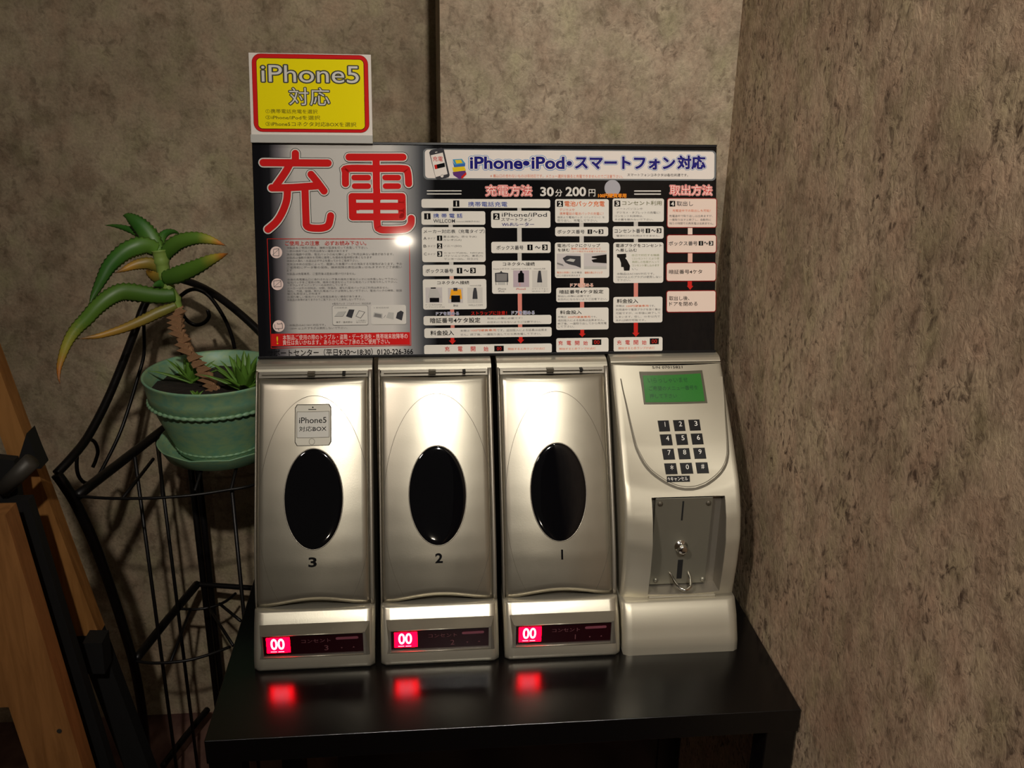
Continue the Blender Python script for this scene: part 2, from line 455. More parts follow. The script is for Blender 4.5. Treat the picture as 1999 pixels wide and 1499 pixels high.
# ------------------------------------------------------------------ flat print (mm tables measured on the real surfaces)
PRINT = {
 'notice_print': [
  ('s',[(44.01,211.47),(43.75,202.17)],11.0,'ink',1),
  ('s',[(11.09,201.98),(77.06,201.92)],11.0,'ink',1),
  ('s',[(37.94,200.37),(33.28,192.37),(23.59,179.02)],11.0,'ink',1),
  ('s',[(19.09,176.34),(40.35,176.86),(65.3,178.72)],11.0,'ink',1),
  ('s',[(59.38,190.27),(65.41,182.73),(72.12,173.39)],11.0,'ink',1),
  ('s',[(34.79,174.61),(33.76,163.92),(28.95,151.43),(22.44,141.6),(13.78,134.0)],11.0,'ink',1),
  ('s',[(52.72,174.67),(52.94,144.28),(53.46,137.55),(58.76,135.3),(69.5,135.29),(75.85,138.44),(78.34,147.87)],11.0,'ink',1),
  ('s',[(44.01,211.47),(43.75,202.17)],9.9,'silver',2),
  ('s',[(11.09,201.98),(77.06,201.92)],9.9,'silver',2),
  ('s',[(37.94,200.37),(33.28,192.37),(23.59,179.02)],9.9,'silver',2),
  ('s',[(19.09,176.34),(40.35,176.86),(65.3,178.72)],9.9,'silver',2),
  ('s',[(59.38,190.27),(65.41,182.73),(72.12,173.39)],9.9,'silver',2),
  ('s',[(34.79,174.61),(33.76,163.92),(28.95,151.43),(22.44,141.6),(13.78,134.0)],9.9,'silver',2),
  ('s',[(52.72,174.67),(52.94,144.28),(53.46,137.55),(58.76,135.3),(69.5,135.29),(75.85,138.44),(78.34,147.87)],9.9,'silver',2),
  ('s',[(44.01,211.47),(43.75,202.17)],7.4,'red',4),
  ('s',[(11.09,201.98),(77.06,201.92)],7.4,'red',4),
  ('s',[(37.94,200.37),(33.28,192.37),(23.59,179.02)],7.4,'red',4),
  ('s',[(19.09,176.34),(40.35,176.86),(65.3,178.72)],7.4,'red',4),
  ('s',[(59.38,190.27),(65.41,182.73),(72.12,173.39)],7.4,'red',4),
  ('s',[(34.79,174.61),(33.76,163.92),(28.95,151.43),(22.44,141.6),(13.78,134.0)],7.4,'red',4),
  ('s',[(52.72,174.67),(52.94,144.28),(53.46,137.55),(58.76,135.3),(69.5,135.29),(75.85,138.44),(78.34,147.87)],7.4,'red',4),
  ('s',[(98.65,208.1),(154.44,208.46)],10.8,'ink',1),
  ('s',[(94.41,181.06),(94.67,191.78),(97.02,196.42),(126.66,196.58),(153.76,196.72),(158.7,193.88),(159.82,181.3)],10.8,'ink',1),
  ('s',[(126.53,207.12),(126.24,176.69)],10.8,'ink',1),
  ('s',[(100.82,167.65),(152.3,167.77)],10.8,'ink',1),
  ('s',[(100.82,167.65),(100.78,146.98)],10.8,'ink',1),
  ('s',[(100.77,146.8),(152.81,146.82)],10.8,'ink',1),
  ('s',[(152.76,167.77),(152.82,147.0)],10.8,'ink',1),
  ('s',[(104.18,157.6),(151.2,157.66)],10.8,'ink',1),
  ('s',[(126.47,174.89),(126.19,140.67),(128.5,134.34),(136.19,133.24),(154.39,134.13),(160.86,138.84),(161.89,145.19)],10.8,'ink',1),
  ('s',[(102.57,165.86),(104.31,163.17),(103.97,148.78)],10.8,'ink',1),
  ('s',[(151.36,165.96),(151.03,148.8)],10.8,'ink',1),
  ('s',[(98.65,208.1),(154.44,208.46)],9.7,'silver',2),
  ('s',[(94.41,181.06),(94.67,191.78),(97.02,196.42),(126.66,196.58),(153.76,196.72),(158.7,193.88),(159.82,181.3)],9.7,'silver',2),
  ('s',[(126.53,207.12),(126.24,176.69)],9.7,'silver',2),
  ('s',[(100.82,167.65),(152.3,167.77)],9.7,'silver',2),
  ('s',[(100.82,167.65),(100.78,146.98)],9.7,'silver',2),
  ('s',[(100.77,146.8),(152.81,146.82)],9.7,'silver',2),
  ('s',[(152.76,167.77),(152.82,147.0)],9.7,'silver',2),
  ('s',[(104.18,157.6),(151.2,157.66)],9.7,'silver',2),
  ('s',[(126.47,174.89),(126.19,140.67),(128.5,134.34),(136.19,133.24),(154.39,134.13),(160.86,138.84),(161.89,145.19)],9.7,'silver',2),
  ('s',[(102.57,165.86),(104.31,163.17),(103.97,148.78)],9.7,'silver',2),
  ('s',[(151.36,165.96),(151.03,148.8)],9.7,'silver',2),
  ('s',[(98.65,208.1),(154.44,208.46)],7.3,'red',4),
  ('s',[(94.41,181.06),(94.67,191.78),(97.02,196.42),(126.66,196.58),(153.76,196.72),(158.7,193.88),(159.82,181.3)],7.3,'red',4),
  ('s',[(126.53,207.12),(126.24,176.69)],7.3,'red',4),
  ('s',[(100.82,167.65),(152.3,167.77)],7.3,'red',4),
  ('s',[(100.82,167.65),(100.78,146.98)],7.3,'red',4),
  ('s',[(100.77,146.8),(152.81,146.82)],7.3,'red',4),
  ('s',[(152.76,167.77),(152.82,147.0)],7.3,'red',4),
  ('s',[(104.18,157.6),(151.2,157.66)],7.3,'red',4),
  ('s',[(126.47,174.89),(126.19,140.67),(128.5,134.34),(136.19,133.24),(154.39,134.13),(160.86,138.84),(161.89,145.19)],7.3,'red',4),
  ('s',[(102.57,165.86),(104.31,163.17),(103.97,148.78)],7.3,'red',4),
  ('s',[(151.36,165.96),(151.03,148.8)],7.3,'red',4),
  ('s',[(103.52,187.17),(117.91,187.23)],7.6,'silver',3),
  ('s',[(103.52,187.17),(117.91,187.23)],5.9,'red',5),
  ('s',[(103.77,178.41),(117.71,178.45)],7.6,'silver',3),
  ('s',[(103.77,178.41),(117.71,178.45)],5.9,'red',5),
  ('s',[(135.49,187.31),(149.06,187.37)],7.6,'silver',3),
  ('s',[(135.49,187.31),(149.06,187.37)],5.9,'red',5),
  ('s',[(135.76,178.52),(148.88,178.56)],7.6,'silver',3),
  ('s',[(135.76,178.52),(148.88,178.56)],5.9,'red',5),
  ('r',105.02,161.39,122.33,164.44,0.1,'silver',5),
  ('r',130.64,161.43,148.22,164.49,0.1,'silver',5),
  ('r',105.12,150.41,122.27,153.47,0.1,'silver',5),
  ('r',130.77,150.43,148.37,153.49,0.1,'silver',5),
  ('s',[(12.76,124.26),(159.32,123.97)],0.6,'red2',2),
  ('s',[(12.76,124.26),(13.26,10.6)],0.7,'red2',2),
  ('s',[(159.51,123.97),(159.01,11.59)],0.7,'red2',2),
  ('s',[(13.26,10.6),(159.21,11.78)],0.6,'red2',2),
  ('r',13.84,12.56,158.15,25.71,0.2,'red',3),
  ('t', '!', 18.26, 14.88, 21.39, 22.62, 'yellow', 0.02, 4),
  ('t', '本製品ご使用の際のトラブル・盗難・データ消失・携帯端末故障等の', 25.5, 18.94, 155.66, 24.39, 'pinkwhite', 0.01, 4),
  ('t', '責任は負いかねます。あらかじめご了承の上ご使用下さい。', 25.33, 13.6, 136.86, 18.86, 'pinkwhite', 0.01, 4),
  ('t', 'サポートセンター（平日9:30～18:30）0120-226-366', 9.33, 1.83, 161.03, 9.15, 'ink', 0.012, 2),
  ('t', 'ご使用上の注意\u3000必ずお読み下さい。', 30.79, 117.36, 114.46, 121.95, 'red2', 0.01, 2),
  ('t', '本製品をご使用の際は、端末の電源を切って充電して下さい。', 32.25, 113.72, 115.79, 116.21, 'grey', 0, 2),
  ('t', '一部の端末ではご利用出来ない場合があります', 32.15, 110.39, 95.12, 112.87, 'grey', 0, 2),
  ('t', '端末の種類や状態、電池パックの劣化等によりご利用出来ない場合があります。', 32.05, 106.93, 142.59, 109.43, 'grey', 0, 2),
  ('t', '本製品は複数の端末を同時に使用した場合充電時間が長くなります', 31.95, 103.6, 119.89, 106.09, 'grey', 0, 2),
  ('t', '端末の水濡れ・水没は必ず中止を願ってからご使用下さい。', 31.85, 100.26, 105.89, 102.75, 'grey', 0, 2),
  ('t', '端末は本体の状態によって、登録した各種データの消失する可能性があります。予め', 31.75, 96.78, 151.09, 99.27, 'grey', 0, 2),
  ('t', 'ご使用前にデータ等の保存、端末故障の責任は負いかねますのでご了承願い', 31.65, 93.39, 151.02, 95.89, 'grey', 0, 2),
  ('t', 'ます', 31.55, 90.31, 37.04, 92.8, 'grey', 0, 2),
  ('t', '本製品は充電専用、ご使用後は返金は受け付けません。', 31.45, 86.75, 102.7, 89.25, 'grey', 0, 2),
  ('t', '本体の充電差込口に合わされない不良の端末の電池パックには充電しないで下さい。', 31.85, 81.0, 145.94, 83.31, 'grey', 0, 2),
  ('t', '電池パックをご使用の際、端末の電源を切ってから電池パックを取り外して下さい。', 31.76, 77.96, 145.88, 80.28, 'grey', 0, 2),
  ('t', 'リチウムイオンバッテリーのみ対応しています。', 31.67, 75.1, 93.78, 77.41, 'grey', 0, 2),
  ('t', 'メーカー以外の非純正、分解、改造品、液もれ電池パックはご利用出来ません。', 31.58, 71.92, 137.05, 74.23, 'grey', 0, 2),
  ('t', '濡れ、汚損、破損、膨れた電池パックは使用しないで下さい。電池パックの特殊、破損', 31.49, 68.83, 150.55, 71.14, 'grey', 0, 2),
  ('t', '等にも責任はしかねます', 31.4, 66.11, 65.82, 68.42, 'grey', 0, 2),
  ('t', '水濡れ等しい電池パックは充電出来ない場合があります。', 31.31, 62.91, 108.39, 65.22, 'grey', 0, 2),
  ('t', '本製品の故障がありますのでご覧下さいとてご使用しないで下さい。', 31.22, 59.85, 111.69, 62.17, 'grey', 0, 2),
  ('t', '※電池パック（バッテリー）対応形状', 77.5, 55.41, 117.86, 57.74, 'grey', 0, 2),
  ('t', '・本製品はAC100V 対応です。', 30.62, 33.4, 70.21, 35.73, 'grey', 0, 2),
  ('t', '・100W 以上のプラグは使用しないで下さい。', 30.52, 29.98, 92.69, 32.31, 'grey', 0, 2),
  ('r',77.27,33.68,114.79,54.65,2,'grey',2),
  ('r',77.66,34.07,114.4,54.26,1.9,'silver',3),
  ('r',117.89,34.21,154.54,54.68,2,'silver',3),
  ('t', '○対応形状', 79.78, 51.25, 93.01, 53.19, 'grey', 0, 4),
  ('t', '× 非対応形状', 120.66, 50.86, 136.62, 52.8, 'grey', 0, 4),
  ('p',[(79.55,43.27),(83.51,48.08),(91.68,48.49),(88.18,43.18)],'silver2',4),
  ('s',[(79.55,43.27),(88.18,43.18),(91.67,48.29)],0.35,'grey',5),
  ('p',[(91.55,43.15),(94.89,50.4),(100.66,50.15),(97.56,41.15)],'dgrey',4),
  ('p',[(101.46,43.05),(105.17,49.33),(111.87,47.51),(106.9,40.76)],'grey',4),
  ('p',[(102.43,43.33),(105.53,48.55),(110.71,47.23),(106.62,41.54)],'silver',5),
  ('t', '端子・接点部分', 81.12, 36.08, 98.13, 38.02, 'ink', 0, 4),
  ('t', 'この側面に', 102.03, 37.83, 113.12, 39.39, 'grey', 0, 4),
  ('t', '端子がある', 101.98, 35.89, 112.11, 37.45, 'grey', 0, 4),
  ('p',[(119.49,42.38),(120.85,47.23),(129.91,45.69),(129.6,40.13)],'silver2',4),
  ('p',[(120.75,42.56),(121.79,46.06),(128.73,44.82),(128.46,41.31)],'grey',5),
  ('s',[(130.78,41.0),(133.07,44.0)],0.4,'grey',4),
  ('p',[(133.5,41.26),(136.04,47.09),(141.85,46.54),(141.22,39.23)],'silver2',4),
  ('p',[(143.68,40.67),(145.25,46.51),(149.18,48.72),(152.06,46.93),(149.95,38.16)],'dgrey',4),
  ('c',21.55,110.26,6.1,'pinkwhite',3),
  ('c',21.66,77.21,6.1,'pinkwhite',3),
  ('c',21.76,33.72,6.1,'pinkwhite',3),
  ('s',[(18.81,113.13),(18.61,106.65),(24.07,106.63),(24.3,114.06),(18.82,113.51)],0.5,'dgrey',4),
  ('s',[(17.21,107.14),(24.28,113.49)],0.35,'dgrey',4),
  ('s',[(18.09,80.87),(18.08,74.36),(25.38,74.88),(25.37,81.02),(18.09,80.87)],0.5,'dgrey',4),
  ('s',[(18.57,74.93),(25.36,80.63)],0.35,'dgrey',4),
  ('s',[(17.55,35.7),(17.97,30.87),(25.57,31.26),(25.43,36.1),(20.68,35.86),(20.25,37.12)],0.5,'dgrey',4),
  ('s',[(24.53,37.55),(24.77,36.01)],0.5,'dgrey',4),
  ('s',[(21.48,31.02),(21.61,28.89)],0.5,'dgrey',4),
 ],
 'banner_print': [
  ('r',175.36,185.44,490.42,217.6,4.5,'midgrey',1),
  ('r',177.19,187.05,488.56,216.33,3.6,'white',2),
  ('p',[(181.73,213.4),(183.37,215.78),(194.66,218.48),(197.06,217.23),(202.86,190.11),(201.7,187.87),(190.52,185.12),(188.13,186.46)],'dgrey',3),
  ('p',[(183.29,210.48),(195.95,213.42),(200.7,191.29),(187.99,188.05)],'white',4),
  ('t', '充電', 185.4, 204.35, 195.86, 209.5, 'red2', 0.01, 5),
  ('p',[(186.74,200.36),(197.65,202.96),(198.15,198.67),(187.64,196.24)],'ink',5),
  ('p',[(186.74,200.36),(189.32,201.01),(190.06,196.8),(187.64,196.24)],'red2',6),
  ('c',194.78,189.28,1.6,'white',4),
  ('s',[(187.91,213.52),(190.17,214.01)],0.7,'white',4),
  ('p',[(206.17,206.43),(215.87,207.04),(219.45,202.53),(208.5,200.48)],'cyan',4),
  ('p',[(208.58,205.65),(215.04,206.08),(216.62,202.75),(210.14,202.08)],'yellow',5),
  ('p',[(205.91,205.23),(208.5,200.48),(219.45,202.53),(219.16,199.35),(207.67,198.49)],'blue',4),
  ('p',[(205.64,198.08),(218.19,199.34),(220.16,194.97),(206.78,193.31)],'yellow',4),
  ('p',[(205.98,193.31),(219.35,194.97),(220.35,191.38),(213.55,185.77),(206.74,190.13)],'purple',4),
  ('p',[(214.81,188.57),(220.14,193.38),(220.51,190.99),(215.58,186.18)],'red2',5),
  ('t', 'iPhone', 224.88, 197.13, 279.46, 209.1, 'sky', 0.12, 3),
  ('t', 'iPhone', 224.88, 197.13, 279.46, 209.1, 'white', 0.09, 4),
  ('t', 'iPhone', 224.88, 197.13, 279.46, 209.1, 'navy', 0.03, 5),
  ('t', 'iPod', 290.12, 197.41, 324.37, 209.45, 'sky', 0.12, 3),
  ('t', 'iPod', 290.12, 197.41, 324.37, 209.45, 'white', 0.09, 4),
  ('t', 'iPod', 290.12, 197.41, 324.37, 209.45, 'navy', 0.03, 5),
  ('t', '・', 281.34, 200.9, 286.5, 204.9, 'sky', 0.12, 3),
  ('t', '・', 281.34, 200.9, 286.5, 204.9, 'white', 0.09, 4),
  ('t', '・', 281.34, 200.9, 286.5, 204.9, 'navy', 0.045, 5),
  ('t', '・', 327.91, 201.12, 332.2, 204.93, 'sky', 0.12, 3),
  ('t', '・', 327.91, 201.12, 332.2, 204.93, 'white', 0.09, 4),
  ('t', '・', 327.91, 201.12, 332.2, 204.93, 'navy', 0.045, 5),
  ('t', 'スマートフォン', 336.76, 197.52, 444.52, 210.01, 'sky', 0.12, 3),
  ('t', 'スマートフォン', 336.76, 197.52, 444.52, 210.01, 'white', 0.09, 4),
  ('t', 'スマートフォン', 336.76, 197.52, 444.52, 210.01, 'navy', 0.045, 5),
  ('t', '対応', 448.05, 198.08, 478.18, 211.73, 'sky', 0.12, 3),
  ('t', '対応', 448.05, 198.08, 478.18, 211.73, 'white', 0.09, 4),
  ('t', '対応', 448.05, 198.08, 478.18, 211.73, 'navy', 0.045, 5),
  ('t', '※ 差込口の合わないものは非対応です。メニュー選択を誤ると充電できませんのでご注意下さい。', 245.68, 187.8, 387.75, 191.43, 'salmon', 0, 4),
  ('t', 'スマートフォンコネクタは各社共通です。', 392.79, 189.82, 459.56, 192.96, 'dgrey', 0, 4),
 ],
 'chart_print': [
  ('s',[(179.06,173.85),(214.61,173.96)],1.1,'silver',1),
  ('s',[(179.01,170.66),(214.57,170.76)],1.1,'silver',1),
  ('s',[(400.98,174.29),(429.33,174.38)],1.3,'silver',1),
  ('s',[(400.99,171.06),(429.34,171.13)],1.3,'silver',1),
  ('t', '充電方法', 240.79, 168.72, 289.59, 179.97, 'pinkwhite', 0.085, 2),
  ('t', '充電方法', 240.79, 168.72, 289.59, 179.97, 'red', 0.06, 3),
  ('t', '充電方法', 240.79, 168.72, 289.59, 179.97, 'pinkwhite', 0.012, 4),
  ('t', '取出方法', 439.86, 169.96, 486.2, 180.79, 'pinkwhite', 0.085, 2),
  ('t', '取出方法', 439.86, 169.96, 486.2, 180.79, 'red', 0.06, 3),
  ('t', '取出方法', 439.86, 169.96, 486.2, 180.79, 'pinkwhite', 0.012, 4),
  ('t', '30', 299.22, 168.82, 312.84, 177.85, 'silver', 0.03, 3),
  ('t', '分', 314.9, 168.44, 322.35, 175.72, 'silver', 0.03, 3),
  ('t', '200', 326.44, 168.93, 347.68, 178.03, 'silver', 0.03, 3),
  ('t', '円', 350.98, 168.53, 358.06, 175.94, 'silver', 0.03, 3),
  ('c',376.75,177.27,8.7,'coin',2),
  ('t', '100円硬貨専用', 361.28, 167.23, 391.73, 171.53, 'orange2', 0.05, 3),
  ('t', '100円硬貨専用', 361.28, 167.23, 391.73, 171.53, 'orange', 0.0, 4),
  ('r',172.8,156.21,309.47,165.45,2.2,'card',2),
  ('r',206.08,157.37,212.64,163.94,0.15,'ink',3),
  ('t', '1', 207.91, 158.29, 211.07, 162.89, 'card', 0.03, 4),
  ('t', '携帯電話充電', 221.89, 157.42, 263.36, 162.64, 'blue2', 0.01, 4),
  ('r',201.2,152.16,205.42,156.57,0.05,'card2',1),
  ('r',274.15,152.21,278.5,156.65,0.05,'card2',1),
  ('r',200.95,135.29,205.33,139.07,0.05,'card2',1),
  ('r',172.54,138.51,239.89,152.72,2.2,'card',2),
  ('r',175.39,144.13,182.09,150.54,0.15,'ink',3),
  ('t', '1', 177.26, 145.03, 180.48, 149.51, 'card', 0.03, 4),
  ('t', '携 帯 電 話', 185.09, 145.74, 215.72, 150.31, 'blue2', 0.015, 4),
  ('t', 'WILLCOM', 185.0, 140.68, 207.68, 144.37, 'dgrey', 0.01, 4),
  ('t', '（microUSB端子のみ）', 208.89, 141.16, 233.73, 142.93, 'grey', 0, 4),
  ('r',246.01,135.23,309.55,153.27,2.2,'card',2),
  ('r',248.33,143.89,255.04,150.58,0.15,'ink',3),
  ('t', '2', 250.21, 144.83, 253.43, 149.51, 'card', 0.03, 4),
  ('t', 'iPhone/iPod', 257.52, 146.96, 305.69, 151.17, 'dgrey', 0.005, 4),
  ('t', 'スマートフォン', 256.82, 142.27, 289.71, 145.75, 'dgrey', 0.01, 4),
  ('t', 'Wi-Fiルーター', 257.42, 137.09, 291.82, 140.9, 'navy2', 0.015, 4),
  ('r',273.76,120.22,278.54,135.23,0.05,'card2',1),
  ('r',172.62,99.45,239.78,136.12,2.6,'card',2),
  ('t', 'メーカー対応表（充電タイプ）', 174.48, 129.66, 238.92, 133.68, 'dgrey', 0.005, 4),
  ('t', 'A', 174.35, 123.03, 177.43, 125.93, 'dgrey', 0.005, 4),
  ('t', 'タイプ', 178.64, 123.34, 186.97, 125.43, 'grey', 0, 4),
  ('r',188.51,121.87,194.03,127.27,0.15,'ink',3),
  ('t', '1', 190.06, 122.63, 192.7, 126.4, 'card', 0.03, 4),
  ('t', '富士通(F)、京セラ(K)', 195.1, 124.81, 230.27, 127.23, 'grey', 0, 4),
  ('t', 'カシオ(CA)', 195.05, 121.36, 214.32, 123.78, 'grey', 0, 4),
  ('t', 'B', 174.21, 114.83, 177.29, 117.73, 'dgrey', 0.005, 4),
  ('t', 'タイプ', 178.5, 115.13, 186.84, 117.22, 'grey', 0, 4),
  ('r',188.38,113.65,193.9,119.05,0.15,'ink',3),
  ('t', '2', 189.93, 114.41, 192.58, 118.19, 'card', 0.03, 4),
  ('t', 'ソニー(SO)', 194.95, 114.74, 214.23, 117.49, 'grey', 0, 4),
  ('t', 'C', 174.56, 106.67, 177.31, 109.41, 'dgrey', 0.005, 4),
  ('t', 'タイプ', 178.36, 106.81, 186.71, 108.83, 'grey', 0, 4),
  ('r',188.5,105.16,193.77,110.81,0.15,'ink',3),
  ('t', '3', 189.97, 105.95, 192.51, 109.91, 'card', 0.03, 4),
  ('t', 'シャープ(SH)、NEC(N)', 195.66, 107.82, 237.02, 110.08, 'grey', 0, 4),
  ('t', 'パナソニック(P)、東芝(T)', 195.61, 104.58, 236.57, 107.01, 'grey', 0, 4),
  ('t', 'サンヨー(SA)、日立(H)', 195.56, 101.35, 231.62, 103.78, 'grey', 0, 4),
  ('r',200.95,96.21,205.43,100.26,0.05,'card2',1),
  ('r',172.97,84.68,239.52,96.6,2.2,'card',2),
  ('t', 'ボックス番号', 176.04, 88.02, 205.15, 92.39, 'dgrey', 0.02, 4),
  ('r',208.99,87.41,214.7,93.33,0.15,'ink',3),
  ('t', '1', 210.58, 88.24, 213.33, 92.39, 'card', 0.03, 4),
  ('t', '～', 216.33, 88.99, 221.65, 91.67, 'dgrey', 0.02, 4),
  ('r',223.12,87.57,229.02,93.26,0.15,'ink',3),
  ('t', '3', 224.77, 88.37, 227.6, 92.35, 'card', 0.03, 4),
  ('r',245.94,108.67,309.65,120.63,2.2,'card',2),
  ('t', 'ボックス番号', 251.43, 112.13, 280.25, 116.6, 'dgrey', 0.02, 4),
  ('r',284.55,111.65,290.17,117.6,0.15,'ink',3),
  ('t', '1', 286.12, 112.49, 288.82, 116.65, 'card', 0.03, 4),
  ('t', '～', 292.82, 113.26, 298.45, 115.95, 'dgrey', 0.02, 4),
  ('r',300.53,111.6,306.33,117.55,0.15,'ink',3),
  ('t', '3', 302.15, 112.44, 304.94, 116.6, 'card', 0.03, 4),
  ('r',201.13,80.8,205.62,85.27,0.05,'pink',1),
  ('r',273.98,100.35,278.36,108.5,0.05,'card2',1),
  ('r',172.78,49.42,240.22,81.43,2.2,'card',2),
  ('t', 'コネクタへ接続', 188.02, 75.92, 221.9, 79.57, 'ink', 0.015, 4),
  ('r',246.34,65.59,309.91,100.59,2.2,'card',2),
  ('t', 'コネクタへ接続', 258.01, 95.22, 292.38, 98.97, 'ink', 0.015, 4),
  ('r',175.44,56.55,193.11,72.81,0.1,'photo',3),
  ('p',[(180.19,71.21),(187.91,71.16),(192.25,61.77),(177.59,61.89)],'silver2',4),
  ('r',179.75,57.19,189.77,61.83,0.2,'ink',4),
  ('r',181.01,71.51,186.46,72.81,0.1,'ink',4),
  ('r',199.22,56.19,215.17,72.24,0.1,'photo',3),
  ('p',[(202.58,70.64),(213.21,70.57),(214.05,60.37),(211.02,60.39),(210.67,64.48),(204.54,64.52),(204.07,60.45),(200.8,60.48)],'orange',4),
  ('r',202.6,57.0,212.09,64.09,0.2,'ink',5),
  ('r',205.03,68.98,209.28,72.24,0.2,'dgrey',5),
  ('r',219.84,55.76,236.09,72.5,0.1,'photo2',3),
  ('p',[(226.99,72.1),(229.21,72.08),(230.22,67.59),(230.71,60.23),(225.2,60.28),(225.87,67.62)],'dgrey',4),
  ('s',[(226.19,60.27),(226.31,56.59)],0.5,'silver2',4),
  ('s',[(229.72,60.24),(229.59,56.56)],0.5,'silver2',4),
  ('t', 'ドコモFOMA', 175.43, 53.62, 192.95, 55.24, 'grey', 0, 4),
  ('t', 'ソフトバンク3G', 175.39, 51.24, 195.36, 52.87, 'grey', 0, 4),
  ('t', 'au', 204.62, 52.43, 209.53, 54.55, 'dgrey', 0, 4),
  ('t', 'WILLCOM', 220.77, 52.73, 235.97, 54.69, 'grey', 0, 4),
  ('t', 'microUSB', 222.68, 73.8, 234.57, 75.27, 'grey', 0, 4),
  ('t', 'Dockコネクタ', 247.75, 91.24, 264.8, 92.87, 'grey', 0, 4),
  ('t', 'Lightning コネクタ', 267.27, 91.12, 288.36, 92.76, 'grey', 0, 4),
  ('t', 'microUSB', 291.27, 91.19, 303.72, 92.66, 'grey', 0, 4),
  ('p',[(249.51,87.69),(254.87,88.23),(256.13,90.1),(257.75,88.21),(263.69,87.61),(263.85,78.13),(249.58,78.23)],'dgrey',4),
  ('p',[(250.99,86.86),(262.69,86.8),(262.2,78.96),(250.74,79.04)],'grey',5),
  ('s',[(250.4,78.06),(250.62,74.95)],0.6,'dgrey',4),
  ('s',[(262.61,77.98),(262.58,74.87)],0.6,'dgrey',4),
  ('r',252.28,75.16,260.53,78.02,0.1,'silver2',4),
  ('r',269.08,72.56,286.22,90.31,0.1,'lilac',3),
  ('p',[(276.76,89.99),(278.58,89.98),(279.22,87.69),(280.71,86.86),(280.63,77.45),(274.34,77.49),(274.42,86.9),(276.08,87.7)],'ink',4),
  ('s',[(275.99,77.07),(276.22,73.8)],0.5,'salmon',4),
  ('r',289.53,72.01,305.91,90.2,0.1,'photo2',3),
  ('p',[(296.48,89.88),(298.72,89.87),(299.28,85.94),(300.31,77.32),(294.74,77.36),(295.62,85.96)],'dgrey',4),
  ('s',[(295.57,77.11),(295.71,73.66)],0.5,'silver2',4),
  ('s',[(299.23,77.08),(299.46,73.64)],0.5,'silver2',4),
  ('t', 'iPhone', 252.47, 69.84, 261.3, 71.89, 'grey', 0, 4),
  ('t', 'iPod', 253.27, 67.39, 259.21, 69.19, 'grey', 0, 4),
  ('t', 'iPhone5', 272.05, 69.53, 282.41, 71.5, 'red2', 0, 4),
  ('t', 'スマートフォン', 289.05, 69.54, 306.52, 71.35, 'grey', 0, 4),
  ('t', 'Wi-Fiルーター', 289.03, 67.08, 306.92, 68.88, 'grey', 0, 4),
  ('r',273.81,40.94,278.29,65.6,0.05,'pink2',1),
  ('r',201.24,42.09,205.5,49.85,0.05,'pink2',1),
  ('t', 'ドアを閉める', 186.28, 43.36, 210.56, 46.79, 'card', 0.06, 4),
  ('t', 'ドアを閉める', 186.28, 43.36, 210.56, 46.79, 'blue2', 0.01, 5),
  ('t', 'ドアを閉める', 267.11, 43.21, 291.79, 47.08, 'card', 0.06, 4),
  ('t', 'ドアを閉める', 267.11, 43.21, 291.79, 47.08, 'blue2', 0.01, 5),
  ('t', 'ドアを閉める', 330.7, 72.13, 355.67, 76.04, 'card', 0.06, 4),
  ('t', 'ドアを閉める', 330.7, 72.13, 355.67, 76.04, 'salmon', 0.01, 5),
  ('t', 'ストラップに注意！', 223.54, 43.08, 261.89, 47.19, 'red2', 0.03, 4),
  ('r',172.88,32.67,310.1,42.53,2.2,'card',2),
  ('t', '暗証番号4ケタ設定', 179.88, 35.09, 233.32, 40.42, 'ink', 0.03, 4),
  ('t', '取出しの際に必要です！', 240.76, 38.47, 278.43, 40.45, 'grey', 0, 4),
  ('t', 'お忘れにならないようご注意下さい。', 240.72, 34.25, 298.81, 36.47, 'grey', 0, 4),
  ('r',201.6,28.98,205.7,33.49,0.05,'pink2',1),
  ('r',273.96,28.98,278.45,33.11,0.05,'pink2',1),
  ('r',173.47,19.24,310.29,29.62,2.2,'card',2),
  ('t', '料金投入', 179.99, 21.98, 205.03, 27.06, 'ink', 0.03, 4),
  ('t', '本機は', 211.79, 25.46, 221.65, 27.76, 'grey', 0, 4),
  ('t', '100円硬貨専用', 223.14, 25.56, 250.12, 28.03, 'orange2', 0, 4),
  ('t', 'です。追加投入による延長は出来ま', 250.95, 25.24, 305.03, 27.89, 'grey', 0, 4),
  ('t', 'せん。終了後、一度取り出してから再充電して下さい。', 211.74, 21.22, 298.73, 23.7, 'grey', 0, 4),
  ('p',[(201.35,19.98),(205.29,19.93),(205.24,16.24),(207.05,16.21),(203.21,12.15),(199.5,16.31),(201.3,16.29)],'red2',1),
  ('p',[(274.71,20.16),(278.7,20.11),(278.67,16.3),(280.51,16.28),(276.64,12.19),(272.85,16.37),(274.68,16.35)],'red2',1),
  ('r',173.01,1.58,310.37,11.82,2.2,'card',2),
  ('t', '充', 195.1, 4.82, 200.02, 9.92, 'red2', 0.02, 4),
  ('t', '電', 208.89, 4.63, 213.83, 9.74, 'red2', 0.02, 4),
  ('t', '開', 222.72, 4.44, 227.67, 9.56, 'red2', 0.02, 4),
  ('t', '始', 236.59, 4.25, 241.56, 9.37, 'red2', 0.02, 4),
  ('r',248.02,4.06,258.22,10.01,0.1,'ink',4),
  ('t', '00', 250.75, 5.05, 255.73, 8.85, 'red2', 0, 5),
  ('t', '開始すると赤ランプが点灯', 262.78, 5.14, 302.83, 7.63, 'salmon', 0, 4),
  ('r',314.67,140.47,372.8,165.55,2.2,'card',2),
  ('r',316.53,157.47,323.2,163.72,0.15,'ink',3),
  ('t', '2', 318.4, 158.34, 321.6, 162.72, 'card', 0.03, 4),
  ('t', '電池パック充電', 324.75, 157.77, 368.18, 163.59, 'orange2', 0.02, 4),
